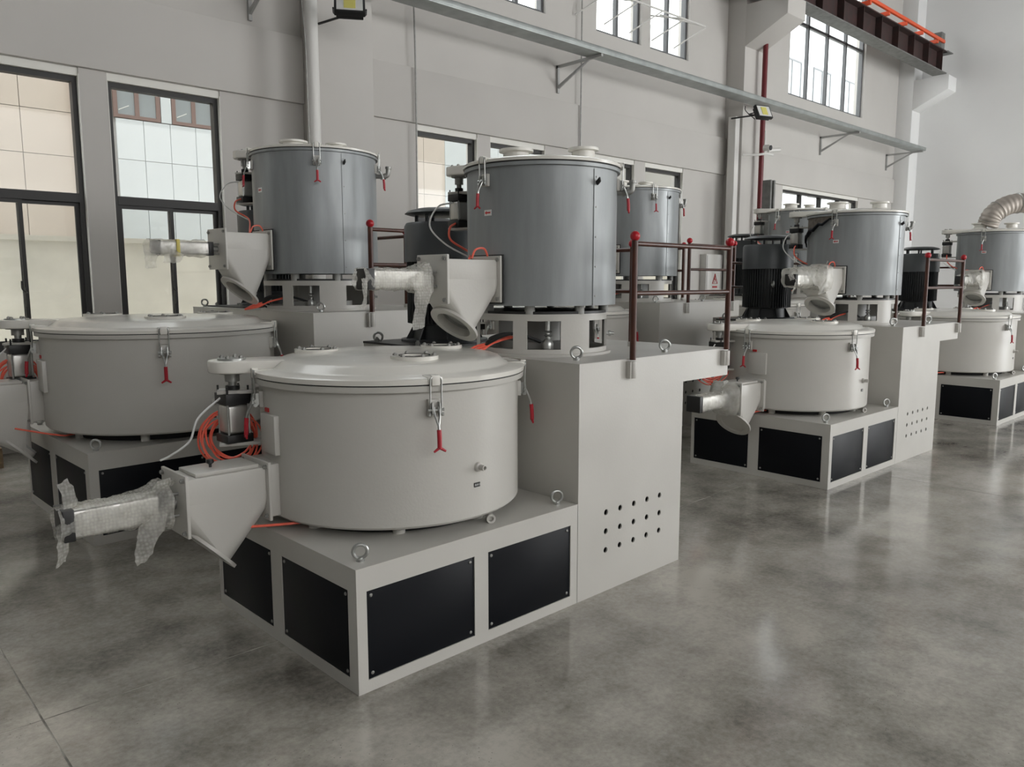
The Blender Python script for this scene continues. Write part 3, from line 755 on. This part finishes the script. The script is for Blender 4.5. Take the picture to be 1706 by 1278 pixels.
    rv = MB().lathe([(0, 0), (.005, 0), (.004, .003), (0, .003)], n=8, axis=(1, 0, 0)).mesh('rivet', DSTEEL)
    for i in range(5):
        z = z0+.05+(z1-z0-.12)*i/4; ob('rivet', rv, tk, (cx+(r+.004)*math.cos(an0), cy+(r+.004)*math.sin(an0), z), (0, 0, an0))
    hk = MB().prism([(0, 0), (.028, .022), (.034, .0), (.012, -.018)], -.004, .004, 'y').xf(Matrix.Translation((cx+r*math.cos(an0), cy+r*math.sin(an0), z1-.095))@Matrix.Rotation(an0, 4, 'Z'))
    part('cladding_hook', hk, BLACK, tk)
    part('gasket', MB().lathe([(r-.03, z1-.004), (r+.014, z1-.004), (r+.014, z1+.004), (r-.03, z1+.004)], c=(cx, cy, 0), n=96), RUBBER, t)
    lid = part('lid', MB().lathe([(r-.02, z1+.004), (r+.022, z1+.004), (r+.024, z1+.018), (r+.012, z1+.024), (r-.03, z1+.030), (r*.75, z1+.044), (r*.4, z1+.052), (0, z1+.055)], c=(cx, cy, 0), n=96), LID, t, ang=40, label='low domed white lid')
    for px_, py_, rr in P['ports']:
        sight = MB().lathe([(rr*1.25, z1+.02), (rr*1.15, z1+.055), (rr*.9, z1+.075), (rr*.86, z1+.115), (rr*1.15, z1+.120), (rr*1.15, z1+.134), (0, z1+.136)], c=(cx+px_, cy+py_, 0), n=32)
        part('lid_port', sight, LID, lid)
    for az in P['hot_latch']: put_latch(P['hlatch'], t, cx, cy, r, z1, az)
    # galvanised elbow
    an = R(P['elbow']); d = Vector((math.cos(an), math.sin(an), 0)); q = Vector((cx, cy, z1-.12*f))+d*r
    e = MB().tube(smoothpath([q-d*.01, q+d*.05*f, q+d*.078*f+Vector((0, 0, .010)), q+d*.085*f+Vector((0, 0, .055*f))], 5), .0155*f, 12)
    for s_, zz in ((.03, 0), (.055, 0)): e.cyl(q+d*s_*f, q+d*(s_+.012)*f, .022*f, n=12)
    e.cyl(q+d*.085*f+Vector((0, 0, .050*f)), q+d*.085*f+Vector((0, 0, .066*f)), .021*f, n=12)
    part('pipe_elbow', e, DSTEEL, t, label='grey galvanised pipe elbow')
    # lift arm
    az = R(P['harm']); ra = r+.110*f; d = Vector((math.cos(az), math.sin(az))); p = Vector((-d.y, d.x)); hc = Vector((cx, cy))+d*ra; wv = .075*f; poly = []
    for i in range(11):
        q = -PI/2+PI*i/10; v = hc+d*(wv*math.cos(q))+p*(wv*math.sin(q)); poly.append((v.x, v.y))
    for uu, vv in ((r*.55, wv), (r*.55, -wv)):
        v = Vector((cx, cy))+d*uu+p*vv; poly.append((v.x, v.y))
    am = part('lid_arm', MB().prism(poly, z1+.004, z1+.055*f), LID, t, bevel=.007, seg=3)
    for i in range(4):
        q = R(45+90*i); ob('bolt', BOLT, am, (hc.x+.038*f*math.cos(q), hc.y+.038*f*math.sin(q), z1+.055*f))
    tp = Vector((cx, cy))+d*(r-.01)
    lift_cylinder(t, hc.x, hc.y,  .048*f, z1+.004, z1-.101*f, z1-.252*f, z1-.294*f, 0, r, (tp.x, tp.y))
    C = P['hchute']; chute(t, C[0], C[1], C[2], C[3], C[4], C[5], C[6], C[7], C[8], cx-r*.9, dark_plate=True)
    hs = C[4]*1.18
    part('neck_gasket', MB().box(C[0]+.013, C[0]+.02, C[2]-hs, C[2]+hs, C[3]-hs, C[3]+hs), RUBBER, t, smooth=False)
    # hoses
    zc = C[3]+C[4]
    b0 = Vector((hc.x-.046*f, hc.y-.02, z1-.27*f))
    part('air_hose', MB().tube(smoothpath([b0, b0+Vector((-.06, -.02, -.03)), b0+Vector((-.07, -.04, -.10)), b0+Vector((.0, -.12, -.17)), Vector((C[0]-.08, C[2]+.03, zc))], 8), .0065, 8), ORANGE, t, label='orange air hose')
    part('air_hose', MB().tube(smoothpath([Vector((C[0]-.09, C[2]+.0, zc)), Vector((C[0]-.07, C[2]-.01, zc+.045)), Vector((C[0]-.02, C[2]-.02, zc+.05)), Vector((C[0]+.01, C[2]-.02, zc+.0))], 8), .0055, 8), ORANGE, t, label='orange air hose')
    b1 = Vector((hc.x-.046*f, hc.y, z1-.15*f))
    part('white_hose', MB().tube(smoothpath([b1, b1+Vector((-.10, .02, -.03)), b1+Vector((-.16, .02, -.14)), b1+Vector((-.10, -.04, -.24)), b1+Vector((.0, -.14, -.32))], 8), .005, 8), CLEARH, t)
    for q in range(3):
        part('air_hose', MB().tube(smoothpath([(cx-R0*.8, cy-.08+.02*q, ht+.10), (cx-R0*1.05, cy-.02, ht+.07), (cx-R0*1.25, cy+.02*q, ht+.03+.01*q), (cx-R0*1.45, cy+.05, ht+.012)], 6), .007, 7), ORANGE, t, label='orange air hose')
    an = R(181); M = Matrix.Translation((cx+r*math.cos(an), cy+r*math.sin(an), 0))@Matrix.Rotation(an, 4, 'Z')
    st = part('sticker', MB().box(-.001, .002, -.022, .030, z1-.265*f, z1-.235*f).xf(M), LBL, t, label='white sticker with red arrow mark')
    part('arrow_mark', MB().box(.002, .0026, -.004, .024, z1-.254*f, z1-.246*f).prism([(-.018, z1-.250*f), (-.004, z1-.240*f), (-.004, z1-.260*f)], .002, .0026, 'x').xf(M), LBLR, st, smooth=False)
    # motor
    mx_, my_, mr = P['motor']; zb = ht
    sc = P['mz']
    z = lambda v: ht+(v-1.2048)*sc
    bp = MB().box(mx_-mr*1.75, mx_+mr*1.1, my_-mr*1.35, min(my_+mr*1.35, W), zb, zb+.012)
    part('slide_plate', bp, BLACK, t, smooth=False)
    mo = part('motor', MB().lathe([(0, z(1.217)), (mr*1.18, z(1.217)), (mr*1.18, z(1.232)), (mr*.86, z(1.236)), (mr*.80, z(1.325)), (mr*.9, z(1.33)), (mr*.9, z(1.735)), (0, z(1.735))], c=(mx_, my_, 0), n=40), MOTORD, t, label='finned dark motor')
    fn = MB()
    for i in range(56):
        q = 2*PI*i/56; c_, s_ = math.cos(q), math.sin(q); tt = Vector((-s_, c_, 0))*.0028*f; p0 = Vector((mx_+c_*mr*.88, my_+s_*mr*.88, 0)); p1 = Vector((mx_+c_*mr*1.0, my_+s_*mr*1.0, 0)); za, zb_ = Vector((0, 0, z(1.335))), Vector((0, 0, z(1.733)))
        fn.add([p0-tt+za, p0+tt+za, p1+tt+za, p1-tt+za, p0-tt+zb_, p0+tt+zb_, p1+tt+zb_, p1-tt+zb_], [(2, 3, 7, 6), (0, 3, 7, 4)[::-1], (1, 2, 6, 5), (0, 1, 2, 3)[::-1], (4, 5, 6, 7)])
    part('cooling_fins', fn, MOTORD, mo, smooth=False)['kind'] = 'stuff'
    gs = MB()
    for i in range(8):
        q = 2*PI*i/8+.2; M = Matrix.Translation((mx_, my_, 0))@Matrix.Rotation(q, 4, 'Z')
        n0 = len(gs.v); gs.prism([(mr*.78, z(1.232)), (mr*1.05, z(1.232)), (mr*.84, z(1.325)), (mr*.78, z(1.325))], -.006, .006, 'y').xf(M, n0)
    split_parts('foot_gusset', gs, MOTORD, mo, smooth=False)
    part('fan_cowl', MB().lathe([(mr*.9, z(1.725)), (mr*1.05, z(1.725)), (mr*1.05, z(1.95)), (mr*1.0, z(1.97)), (0, z(1.972))], c=(mx_, my_, 0), n=48), MOTOR, mo, label='smooth charcoal fan cowl')
    cp = MB().lathe([(0, z(2.02)), (mr*.92, z(2.022)), (mr*1.03, z(2.030)), (mr*.95, z(2.046)), (mr*.7, z(2.062)), (0, z(2.068))], c=(mx_, my_, 0), n=40)
    cpo = part('rain_cap', cp, MOTOR, mo)
    ps = MB()
    for i in range(6): q = R(60*i+15); ps.cyl((mx_+mr*.72*math.cos(q), my_+mr*.72*math.sin(q), z(1.96)), (mx_+mr*.72*math.cos(q), my_+mr*.72*math.sin(q), z(2.03)), .012*f, n=8)
    split_parts('cap_pillar', ps, MOTORD, mo)
    q = R(222); ob('lifting_eye', P['eye'], mo, (mx_+mr*1.0*math.cos(q), my_+mr*1.0*math.sin(q), z(1.57)), (0, PI/2, q))
    for i, (u, v) in enumerate(((-1.6, .9), (-1.6, -.9))): ob('bolt', BOLT, t, (mx_+mr*u, my_+mr*v, zb+.012)).scale = (1.4, 1.4, 2.2)
    return t

LS = latch_meshes(1.18); LB = latch_meshes(1.3)
P1 = dict(jaz=176, a=1.2756, b=1.2566, hb=.5105, ht=1.2048, c=.8895, o=1.3567, W=1.8668, ho=1.0414, f=1.0, rf=1.0,
          cool=(.667, .690, .622, .553, 1.173), hot=(1.672, .635, .418, 1.474, 2.208), arm=155, harm=111, cool_latch=(165, 251, 321, 70),
          hot_latch=(180, 306, 60), seam=266, elbow=310, posts=(1.668, 2.575), side=(2.295, .47),
          cchute=(-.012, -.37, .79, .688, .117, (-.235, .467), .145, -.80, .057), hchute=(1.238, .885, .635, 1.612, .108, (1.03, 1.388), .135, .475, .045),
          ports=((-.035, .17, .085), (.205, -.125, .075)), motor=(1.69, 1.535, .240), mz=1.0, hlatch=latch_meshes(1.0), latch=LS, eye=eye_mesh(1.15))
P2 = dict(jaz=176, a=1.55, b=1.42, hb=.575, ht=1.375, c=1.05, o=1.62, W=2.10, ho=1.19, f=1.19, rf=1.06,
          cool=(.746, .713, .765, .632, 1.275), hot=(2.027, .706, .49, 1.662, 2.60), arm=155, harm=124, cool_latch=(165, 250, 318, 70),
          hot_latch=(163, 241, 316, 60), seam=265, elbow=322, posts=(2.05, 2.98), side=(2.83, .57),
          cchute=(-.095, -.50, .98, .81, .134, (-.16, .497), .165, -1.0, .062), hchute=(1.525, 1.165, .68, 1.842, .134, (1.334, 1.539), .16, .70, .046),
          ports=((-.10, .15, .10), (.22, .02, .075)), motor=(2.13, 1.70, .265), mz=1.12, hlatch=latch_meshes(1.12), latch=LB, eye=eye_mesh(1.15))

GC, GH = 'cooling mixers on panelled white bases', 'heating mixers on tall white cabinets'
c1 = cooling_mixer(P1, 'nearest white cooling mixer, foremost wide tank on a white base with four black panels', GC)
h1 = heating_mixer(P1, 'nearest grey-clad heating mixer on a tall white cabinet with two rows of brown rails in front', GH)
h1['label'] = 'nearest grey-clad heating mixer on its white cabinet, right behind the foremost wide white tank'
c3 = cooling_mixer(P2, 'large shaded cooling mixer at the left edge, behind the foremost white tank', GC)
h3 = heating_mixer(P2, 'tall heating mixer nearest the left windows, its grey tank in front of the wall column', GH)
def place(roots, x, y, rz):
    for o in roots: o.location = (x, y, 0); o.rotation_euler = (0, 0, rz)
place((c1, h1), 0, 0, R(.866))
place((c3, h3), -.245, 2.596, R(1.65))
def clone(src, x, y, rz, label):
    c = copy_tree(src); c.location = (x, y, 0); c.rotation_euler = (0, 0, rz); c['label'] = label; return c
P1b = dict(P1); P1b.update(jaz=183, cool_latch=(175, 253, 329, 80), cchute=(-.0, -.34, .70, .675, .117, (-.225, .465), .145, -.80, .057))
c2 = cooling_mixer(P1b, 'x', GC); place((c2,), 4.275, .135, R(-.47)); c2['label'] = 'white cooling mixer of the middle machine on the right, below the peeled grey tank'
h2 = clone(h1, 4.275, .135, R(-.47), 'grey-clad heating mixer with peeled brown patch below its lid')
c4 = clone(c1, 8.274, .076, R(-.2), 'rightmost cooling mixer, a white tank cut by the right edge of the picture')
h4 = clone(h1, 8.274, .076, R(-.2), 'rightmost grey-clad heating mixer, under the silver flexible duct')
c5 = clone(c3, 3.69, 2.44, R(1.0), 'cooling mixer mostly hidden behind the nearest heating mixer cabinet')
h5 = clone(h3, 3.69, 2.44, R(1.0), 'heating mixer seen between the nearest brown railing and the wall windows')
c6 = clone(c3, 7.62, 2.40, R(1.0), 'cooling mixer hidden in the back row behind the middle machine')
h6 = clone(h3, 7.62, 2.40, R(1.0), 'heating mixer half hidden in the back row behind the peeled grey tank')

def extra_rail(root, x0, x1, y, ht, rf, f, side):
    pz = ht+.60*rf; x = x0 if side < 0 else x1
    p_ = part('rail_post', MB().cyl((x, y, ht), (x, y, pz), .0165*f, n=16), RAIL, root)
    part('knob', MB().lathe([(0, -.024*f)]+[(.026*f*math.cos(q), .026*f*math.sin(q)) for q in [(-80+20*i)*PI/180 for i in range(9)]]+[(0, .026*f)], c=(x, y, pz+.022*f), n=20), REDB, p_, label='red ball knob')
    for z in (ht+.585*rf, ht+.335*rf): part('guard_rail', MB().cyl((x0, y, z), (x1, y, z), .0125*f, n=14), RAIL, root)
extra_rail(h2, 1.44, 2.25, P1['W']-.03, P1['ht'], 1.0, 1.0, -1)
# peeled cladding patch on the middle right machine (insulation showing)
cx, cy, r, z0, z1 = P1['hot']
mb = MB(); n = 14
for i in range(n):
    a0, a1 = R(112+66*i/n), R(112+66*(i+1)/n); e = .004
    f0, f1 = (i/n), ((i+1)/n)
    zb0, zb1 = z1-.27+.24*f0**.8+.012*math.sin(i*2.1), z1-.27+.24*f1**.8+.012*math.sin((i+1)*2.1)
    mb.add([(cx+(r+e)*math.cos(a0), cy+(r+e)*math.sin(a0), zb0), (cx+(r+e)*math.cos(a1), cy+(r+e)*math.sin(a1), zb1), (cx+(r+e)*math.cos(a1), cy+(r+e)*math.sin(a1), z1-.022), (cx+(r+e)*math.cos(a0), cy+(r+e)*math.sin(a0), z1-.022)], [(0, 1, 2, 3)])
part('exposed_insulation', mb, INSUL, h2, label='brown insulation where the cladding is peeled back')
pts = []
for i in range(n+1):
    a0 = R(112+66*i/n); f0 = i/n; zb = z1-.275+.24*f0**.8+.012*math.sin(i*2.1); rr = r+.010+.022*math.sin(PI*f0)
    pts.append((cx+rr*math.cos(a0), cy+rr*math.sin(a0), zb-.005))
part('peeled_edge', MB().tube(pts, [.006+.012*math.sin(PI*i/n) for i in range(n+1)], 8), BLACKP, h2, label='black curled edge of the peeled cladding')

# ------------------------------------------------------------------ plastic wraps (things of their own)
def crumple(v, amp, sc, seed):
    p = Vector(v)*sc+Vector((seed, seed*1.7, 0)); return Vector((noise.noise(p), noise.noise(p+Vector((31, 0, 0))), noise.noise(p+Vector((0, 17, 5)))))*amp
def wrap(root_loc, rz, x0, x1, yc, zc, hs, mt, label, seed, tails, flare=0, group=None, tape=None, name='bubble_wrap'):
    """loose sleeve round a square cylinder lying along x, plus hanging tails; coordinates local to the machine"""
    mb = MB(); nx, nc = 44, 28; vs = []
    for i in range(nx+1):
        u = i/nx; x = x0+(x1-x0)*u
        g_ = hs*(1.12+flare*max(0, u-.72)*2.6+.10*noise.noise(Vector((x*9, seed, 0))))
        for k in range(nc):
            t = 2*PI*k/nc; c, s_ = math.cos(t), math.sin(t); m_ = (abs(c)**4+abs(s_)**4)**.25
            p = Vector((x, yc+g_*c/m_, zc+g_*s_/m_)); p += crumple(p, hs*.17, 24, seed)+crumple(p, hs*.08, 70, seed+3)
            vs.append(p)
    mb.add(vs, [(i*nc+k, i*nc+(k+1) % nc, (i+1)*nc+(k+1) % nc, (i+1)*nc+k) for i in range(nx) for k in range(nc)])
    for (px, py, pz, dx, dy, dz, wx, wy, wz, tp) in tails:
        nu, nv = 14, 10; v2 = []
        for i in range(nu+1):
            for j in range(nv+1):
                u, v = i/nu, j/nv-.5; wsc = (1-tp*u)
                p = Vector((px+dx*u+wx*v*wsc, py+dy*u+wy*v*wsc, pz+dz*u+wz*v*wsc)); p += crumple(p, hs*.36, 14, seed+9)+crumple(p, hs*.10, 60, seed+5)
                p += Vector((0, -.02*math.sin(u*3)*hs*10, 0)); v2.append(p)
        mb.add(v2, [(i*(nv+1)+j, i*(nv+1)+j+1, (i+1)*(nv+1)+j+1, (i+1)*(nv+1)+j) for i in range(nu) for j in range(nv)])
    o = part(name, mb, mt, None, ang=80); o.location = root_loc; o.rotation_euler = (0, 0, rz); tag(o, label, 'plastic wrap', group)
    if tape:
        tb = MB().box(tape-.012, tape+.012, yc-hs*1.2, yc+hs*1.2, zc-hs*1.2, zc+hs*1.2); part('tape', tb, YTAPE, o, label='yellow tape band', bevel=.004)
    return o
GW = 'plastic wraps on the discharge cylinders'
m1 = ((0, 0, 0), R(.866)); m2_ = ((4.275, .135, 0), R(-.47)); m3_ = ((-.245, 2.596, 0), R(1.65)); m4_ = ((8.274, .076, 0), R(-.2))
wrap(*m1, -.81, -.41, .79, .688, .058, BUBBLE, 'bubble wrap on the foremost low cylinder at the lower left', 1.3,
     [(-.79, .77, .70, -.02, -.02, -.15, .07, .03, .0, .25), (-.76, .77, .74, -.02, .02, .12, .05, .02, 0, .3), (-.46, .71, .68, -.10, -.06, -.17, .15, .0, .07, .72), (-.43, .77, .76, .01, -.02, .04, .12, .06, 0, .2)], flare=.9, group=GW)
wrap(*m1, .46, .83, .635, 1.612, .046, BUBBLE, 'bubble wrap on the upper cylinder of the nearest heating mixer', 4.1,
     [(.46, .58, 1.61, -.03, -.01, -.13, .06, .03, 0, .3), (.43, .60, 1.66, -.05, -.03, -.08, .02, .05, .03, .4), (.76, .55, 1.63, -.05, -.03, -.25, .12, 0, .03, .35), (.78, .58, 1.66, -.02, -.04, -.12, .10, 0, .06, .3)], flare=.9, group=GW)
wrap(*m2_, -.77, -.37, .70, .675, .060, POLY, 'polythene wrap on the low cylinder of the middle right machine', 7.7,
     [(-.48, .65, .76, .06, .0, -.10, .12, .05, .03, .3), (-.43, .68, .77, .02, .0, .05, .14, .05, .0, .3)], flare=1.6, group=GW)
wrap(*m2_, .42, .95, .61, 1.63, .075, POLY, 'crumpled polythene over the upper chute of the peeled grey mixer', 9.2,
     [(.46, .58, 1.62, -.09, -.02, -.12, .08, .04, 0, .5), (.46, .60, 1.66, -.12, -.02, -.03, .05, .05, .06, .5), (.75, .55, 1.70, .10, -.02, .04, .2, 0, .08, .4), (.7, .52, 1.66, .12, -.02, -.16, .2, 0, .05, .3)], flare=.7, group=GW)
wrap(*m3_, .66, 1.06, .68, 1.842, .050, POLY, 'clear polythene bag with yellow tape on the upper left cylinder', 12.5,
     [(.67, .64, 1.83, -.01, -.02, -.14, .10, .04, 0, .2), (.76, .63, 1.79, .12, -.02, -.02, .05, 0, .10, .5)], flare=.2, group=GW, tape=.86)
wrap(*m4_, .50, .95, .61, 1.62, .06, POLY, 'crumpled film over the upper chute of the rightmost heating mixer', 15.1,
     [(.50, .58, 1.60, -.08, -.02, -.10, .08, .04, 0, .5), (.78, .53, 1.66, .08, -.02, -.14, .2, 0, .05, .3)], flare=1.2, group=GW)

# ------------------------------------------------------------------ flexible duct on the rightmost machine
fd = thing('flexible_duct', 'silver ribbed flexible duct arching over the rightmost mixer', 'duct', (8.274, .076, 0))
pth = smoothpath([(1.66, .72, 2.30), (1.68, .66, 2.46), (1.85, .50, 2.58), (2.10, .28, 2.56), (2.30, .10, 2.36), (2.36, .05, 2.10)], 22)
rad = [.115+.010*abs(math.sin(i*.72)) for i in range(len(pth))]
part('duct_hose', MB().tube(pth, rad, 24), DUCT, fd, ang=70)
rb = MB()
for i in range(8, len(pth)-4, 20):
    d = (pth[i+1]-pth[i-1]).normalized(); rb.lathe([(.118, -.006), (.132, 0), (.118, .006)], c=pth[i], n=28, axis=d)
split_parts('hose_band', rb, STEEL, fd)

# ------------------------------------------------------------------ cable tray with brackets
ct = thing('cable_tray', 'long galvanised cable tray running along the windowed wall', 'cable tray', (0, 5.25, 4.84))
part('trunking', MB().box(-8, 19.7, -.15, .15, -.02, .055), GALV, ct, bevel=.004)
split_parts('cover_lip', MB().box(-8, 19.7, -.157, -.150, -.006, .060).box(-8, 19.7, -.157, .157, .055, .060), GALV, ct, bevel=.001)
for x in (-1.2, 2.5, 7.35+.0, 11.5, 15.9, 19.55):
    if x == 11.5: continue
    b = MB().box(x-.02, x+.02, -.14, .745, -.06, -.022).box(x-.02, x+.02, .71, .745, -.42, -.02)
    b.add([(x-.014, .71, -.36), (x+.014, .71, -.36), (x+.014, .71, -.31), (x-.014, .71, -.31), (x-.014, .10, -.06), (x+.014, .10, -.06), (x+.014, .16, -.06), (x-.014, .16, -.06)], [(0, 1, 2, 3), (4, 7, 6, 5), (0, 4, 5, 1), (3, 2, 6, 7), (0, 3, 7, 4), (1, 5, 6, 2)])
    part('bracket', b, BRK, ct, smooth=False)

# crane runway beam on the corbels
cr = thing('crane_runway_beam', 'dark brown crane runway beam with stiffeners resting on the wall corbels', 'beam', (0, 5.0, 6.67))
part('bottom_flange', MB().box(8.2, 20.0, -.16, .16, 0, .025), CRANEF, cr, smooth=False)
part('web', MB().box(8.2, 20.0, -.008, .008, .025, .50), CRANE, cr, smooth=False)
part('top_flange', MB().box(8.2, 20.0, -.16, .16, .50, .525), CRANE, cr, smooth=False)
for i in range(13): part('stiffener', MB().box(8.9+.9*i, 8.92+.9*i, -.145, -.008, .025, .50), CRANE, cr, smooth=False)
part('rail', MB().box(8.2, 19.8, -.03, .03, .525, .60), CRANEF, cr, smooth=False)
part('end_stop', MB().box(19.72, 19.95, -.09, .09, .525, .95).box(19.9, 20.25, -.2, .2, .50, .525), CRANEF, cr, bevel=.004)
ol = part('conductor_rail', MB().box(8.2, 19.5, -.26, -.20, .60, .67), ORAIL, cr, bevel=.01, label='orange conductor rail')
hg = MB()
for i in range(12): hg.box(8.6+.95*i, 8.66+.95*i, -.24, -.02, .53, .61)
split_parts('rail_hanger', hg, ORAIL, cr, smooth=False)

# pipes, cables, posts on the wall
dpipe = part('drain_pipe', MB().cyl((2.965, 5.495, 0), (2.965, 5.495, ZT), .072, n=20), PIPEW, None); tag(dpipe, 'white drain pipe in front of the left wall column', 'pipe')
dp2 = part('drain_pipe', MB().box(11.82, 11.97, 5.66, 5.82, 0, 4.66), PIPEW, None, bevel=.01); tag(dp2, 'square white pipe casing beside the middle wall column', 'pipe')
fp = part('fire_pipe', MB().cyl((12.46, 5.47, 0), (12.46, 5.47, 6.15), .048, n=16), PIPER, None); tag(fp, 'dark red vertical pipe in front of the middle column', 'pipe')
sp = part('steel_post', MB().box(11.75, 11.80, 4.86, 5.02, 0, 3.42).box(11.87, 11.92, 4.86, 5.02, 0, 3.42).box(11.80, 11.87, 4.93, 4.95, 0, 3.42), CRANEF, None, smooth=False); tag(sp, 'dark steel post standing beside the red pipe', 'post')
c1_ = part('hanging_cable', MB().tube(smoothpath([(4.63, 5.92, 9.5), (4.64, 5.92, 6), (4.66, 5.91, 4.2), (4.66, 5.93, 1.2)], 8), .012, 6), DSTEEL, None); tag(c1_, 'grey cable hanging left of the third window', 'cable')
c2_ = part('hanging_cable', MB().tube(smoothpath([(7.80, 5.92, 9.5), (7.81, 5.92, 6), (7.80, 5.92, 2.0)], 8), .012, 6), DSTEEL, None); tag(c2_, 'grey cable running down between the upper windows', 'cable')
c3_ = part('thin_cable', MB().tube(smoothpath([(2.85, 5.50, 9.5), (2.86, 5.5, 5), (2.875, 5.46, 4.0), (2.88, 5.45, 1.2)], 8), .008, 6), DSTEEL, None); tag(c3_, 'thin dark cable clipped to the white drain pipe', 'cable')

def flood(x, y, z, rz, tilt, label):
    t = thing('flood_light', label, 'light', (x, y, z), rz, 'flood lights on the wall columns')
    M = Matrix.Rotation(tilt, 4, 'X')
    part('housing', MB().box(-.16, .16, -.06, .0, -.13, .13).box(-.14, .14, 0, .05, -.11, .11).xf(M), BLACK, t, bevel=.008)
    part('reflector', MB().box(-.135, .135, -.064, -.058, -.105, .105).xf(M), LBL, t, smooth=False)
    part('led_panel', MB().box(-.06, .06, -.069, -.063, -.08, .08).xf(M), YEL, t, smooth=False)
    part('yoke', MB().tube([(-.17, 0, 0), (-.17, .14, .0), (-.17, .16, 0), (.17, .16, 0), (.17, .14, 0), (.17, 0, 0)], .010, 6), BLACK, t)
    part('mount_arm', MB().tube([(0, .16, 0), Matrix.Rotation(-rz, 3, 'Z')@Vector((0, 5.62-y, 0))], .014, 6), BLACK, t)
    return t
flood(3.13, 4.97, 4.44, R(-32), R(-38), 'black flood light at the top of the left wall column')
fl2 = flood(11.60, 5.0, 4.575, R(-20), R(-28), 'black flood light with yellow LED panel on the middle column')
part('power_cord', MB().tube(smoothpath([(-.12, .05, -.1), (-.24, .15, .05), (-.16, .27, .16)], 8), .008, 6), RUBBER, fl2)
cc = thing('security_camera', 'white security camera pair on a bracket below the middle flood light', 'camera', (11.92, 5.1, 4.02))
part('camera_body', MB().cyl((-.02, 0, 0), (-.02, -.12, -.01), .055, n=16).cyl((.12, 0, -.03), (.36, -.10, .0), .035, n=14), PIPEW, cc)
part('lens', MB().cyl((-.02, -.12, -.01), (-.02, -.135, -.012), .045, n=16), BLACK, cc)
part('mount', MB().tube([(-.28, .28, -.12), (-.1, .1, -.12), (.0, 0, -.1), (.22, -.04, -.10)], .022, 8).cyl((0, 0, -.1), (0, 0, .30), .014, n=8), PIPEW, cc)

# opened stay frame at the upper window
sf = thing('window_rack', 'white rod rack standing out from the second upper window', 'rack', (0, 5.98, 0))
rk = MB(); y1 = -.42
rk.tube([(7.9, y1, 5.93), (10.58, y1, 5.96)], .016, 8)
part('front_rod', rk, PIPEW, sf)
for x in (8.05, 8.72, 9.35, 9.95, 10.58): part('diagonal_rod', MB().tube([(x, y1, 5.94), (x-.35, -.02, 5.62)], .012, 8), PIPEW, sf)
for x in (8.72, 9.95): part('cross_rod', MB().tube([(x, y1, 5.95), (x-.30, .05, 6.05)], .014, 8), PIPEW, sf)
part('corner_rod', MB().tube([(10.58, y1, 5.96), (9.9, .05, 6.12)], .014, 8), PIPEW, sf)

# distribution board with red flash on the wall
db = thing('distribution_board', 'light grey distribution board with red warning flash, between back row railings', 'cabinet', (11.30, 5.86, 1.36))
part('case', MB().box(0, .55, 0, .14, 0, .75), PIPEW, db, bevel=.006)
part('door', MB().box(.02, .53, -.012, 0, .02, .73), PIPEW, db, bevel=.003)
wt = part('warning_sign', MB().tube([(.20, -.016, .20), (.36, -.016, .20), (.28, -.016, .38)], .010, 6, closed=True), LBLR, db, label='red warning triangle')
part('flash', MB().prism([(.285, .34), (.255, .27), (.28, .27), (.27, .21), (.31, .285), (.285, .285)], -.018, -.013, 'y').box(.2, .36, -.018, -.013, .12, .15), LBLR, wt, smooth=False)

# pallet at the left edge
pal = thing('wooden_pallet', 'pale wooden pallet corner at the left edge of the floor', 'pallet', (-.31, 5.34, 0), R(0)); pal.scale = (1, .72, 1.25)
for i in range(3): part('block', MB().box(.0, .09, .02+.35*i, .12+.35*i, .022, .12).box(-.9, -.8, .02+.35*i, .12+.35*i, .022, .12), WOOD, pal, bevel=.003)
for i in range(3): part('bottom_board', MB().box(-.9, .09, .02+.35*i, .12+.35*i, 0, .020), WOOD, pal, bevel=.002)
for i in range(6): part('deck_board', MB().box(-.9+.165*i, -.77+.165*i+(.03 if i == 5 else 0), 0, .85, .121, .142), WOOD, pal, bevel=.002)
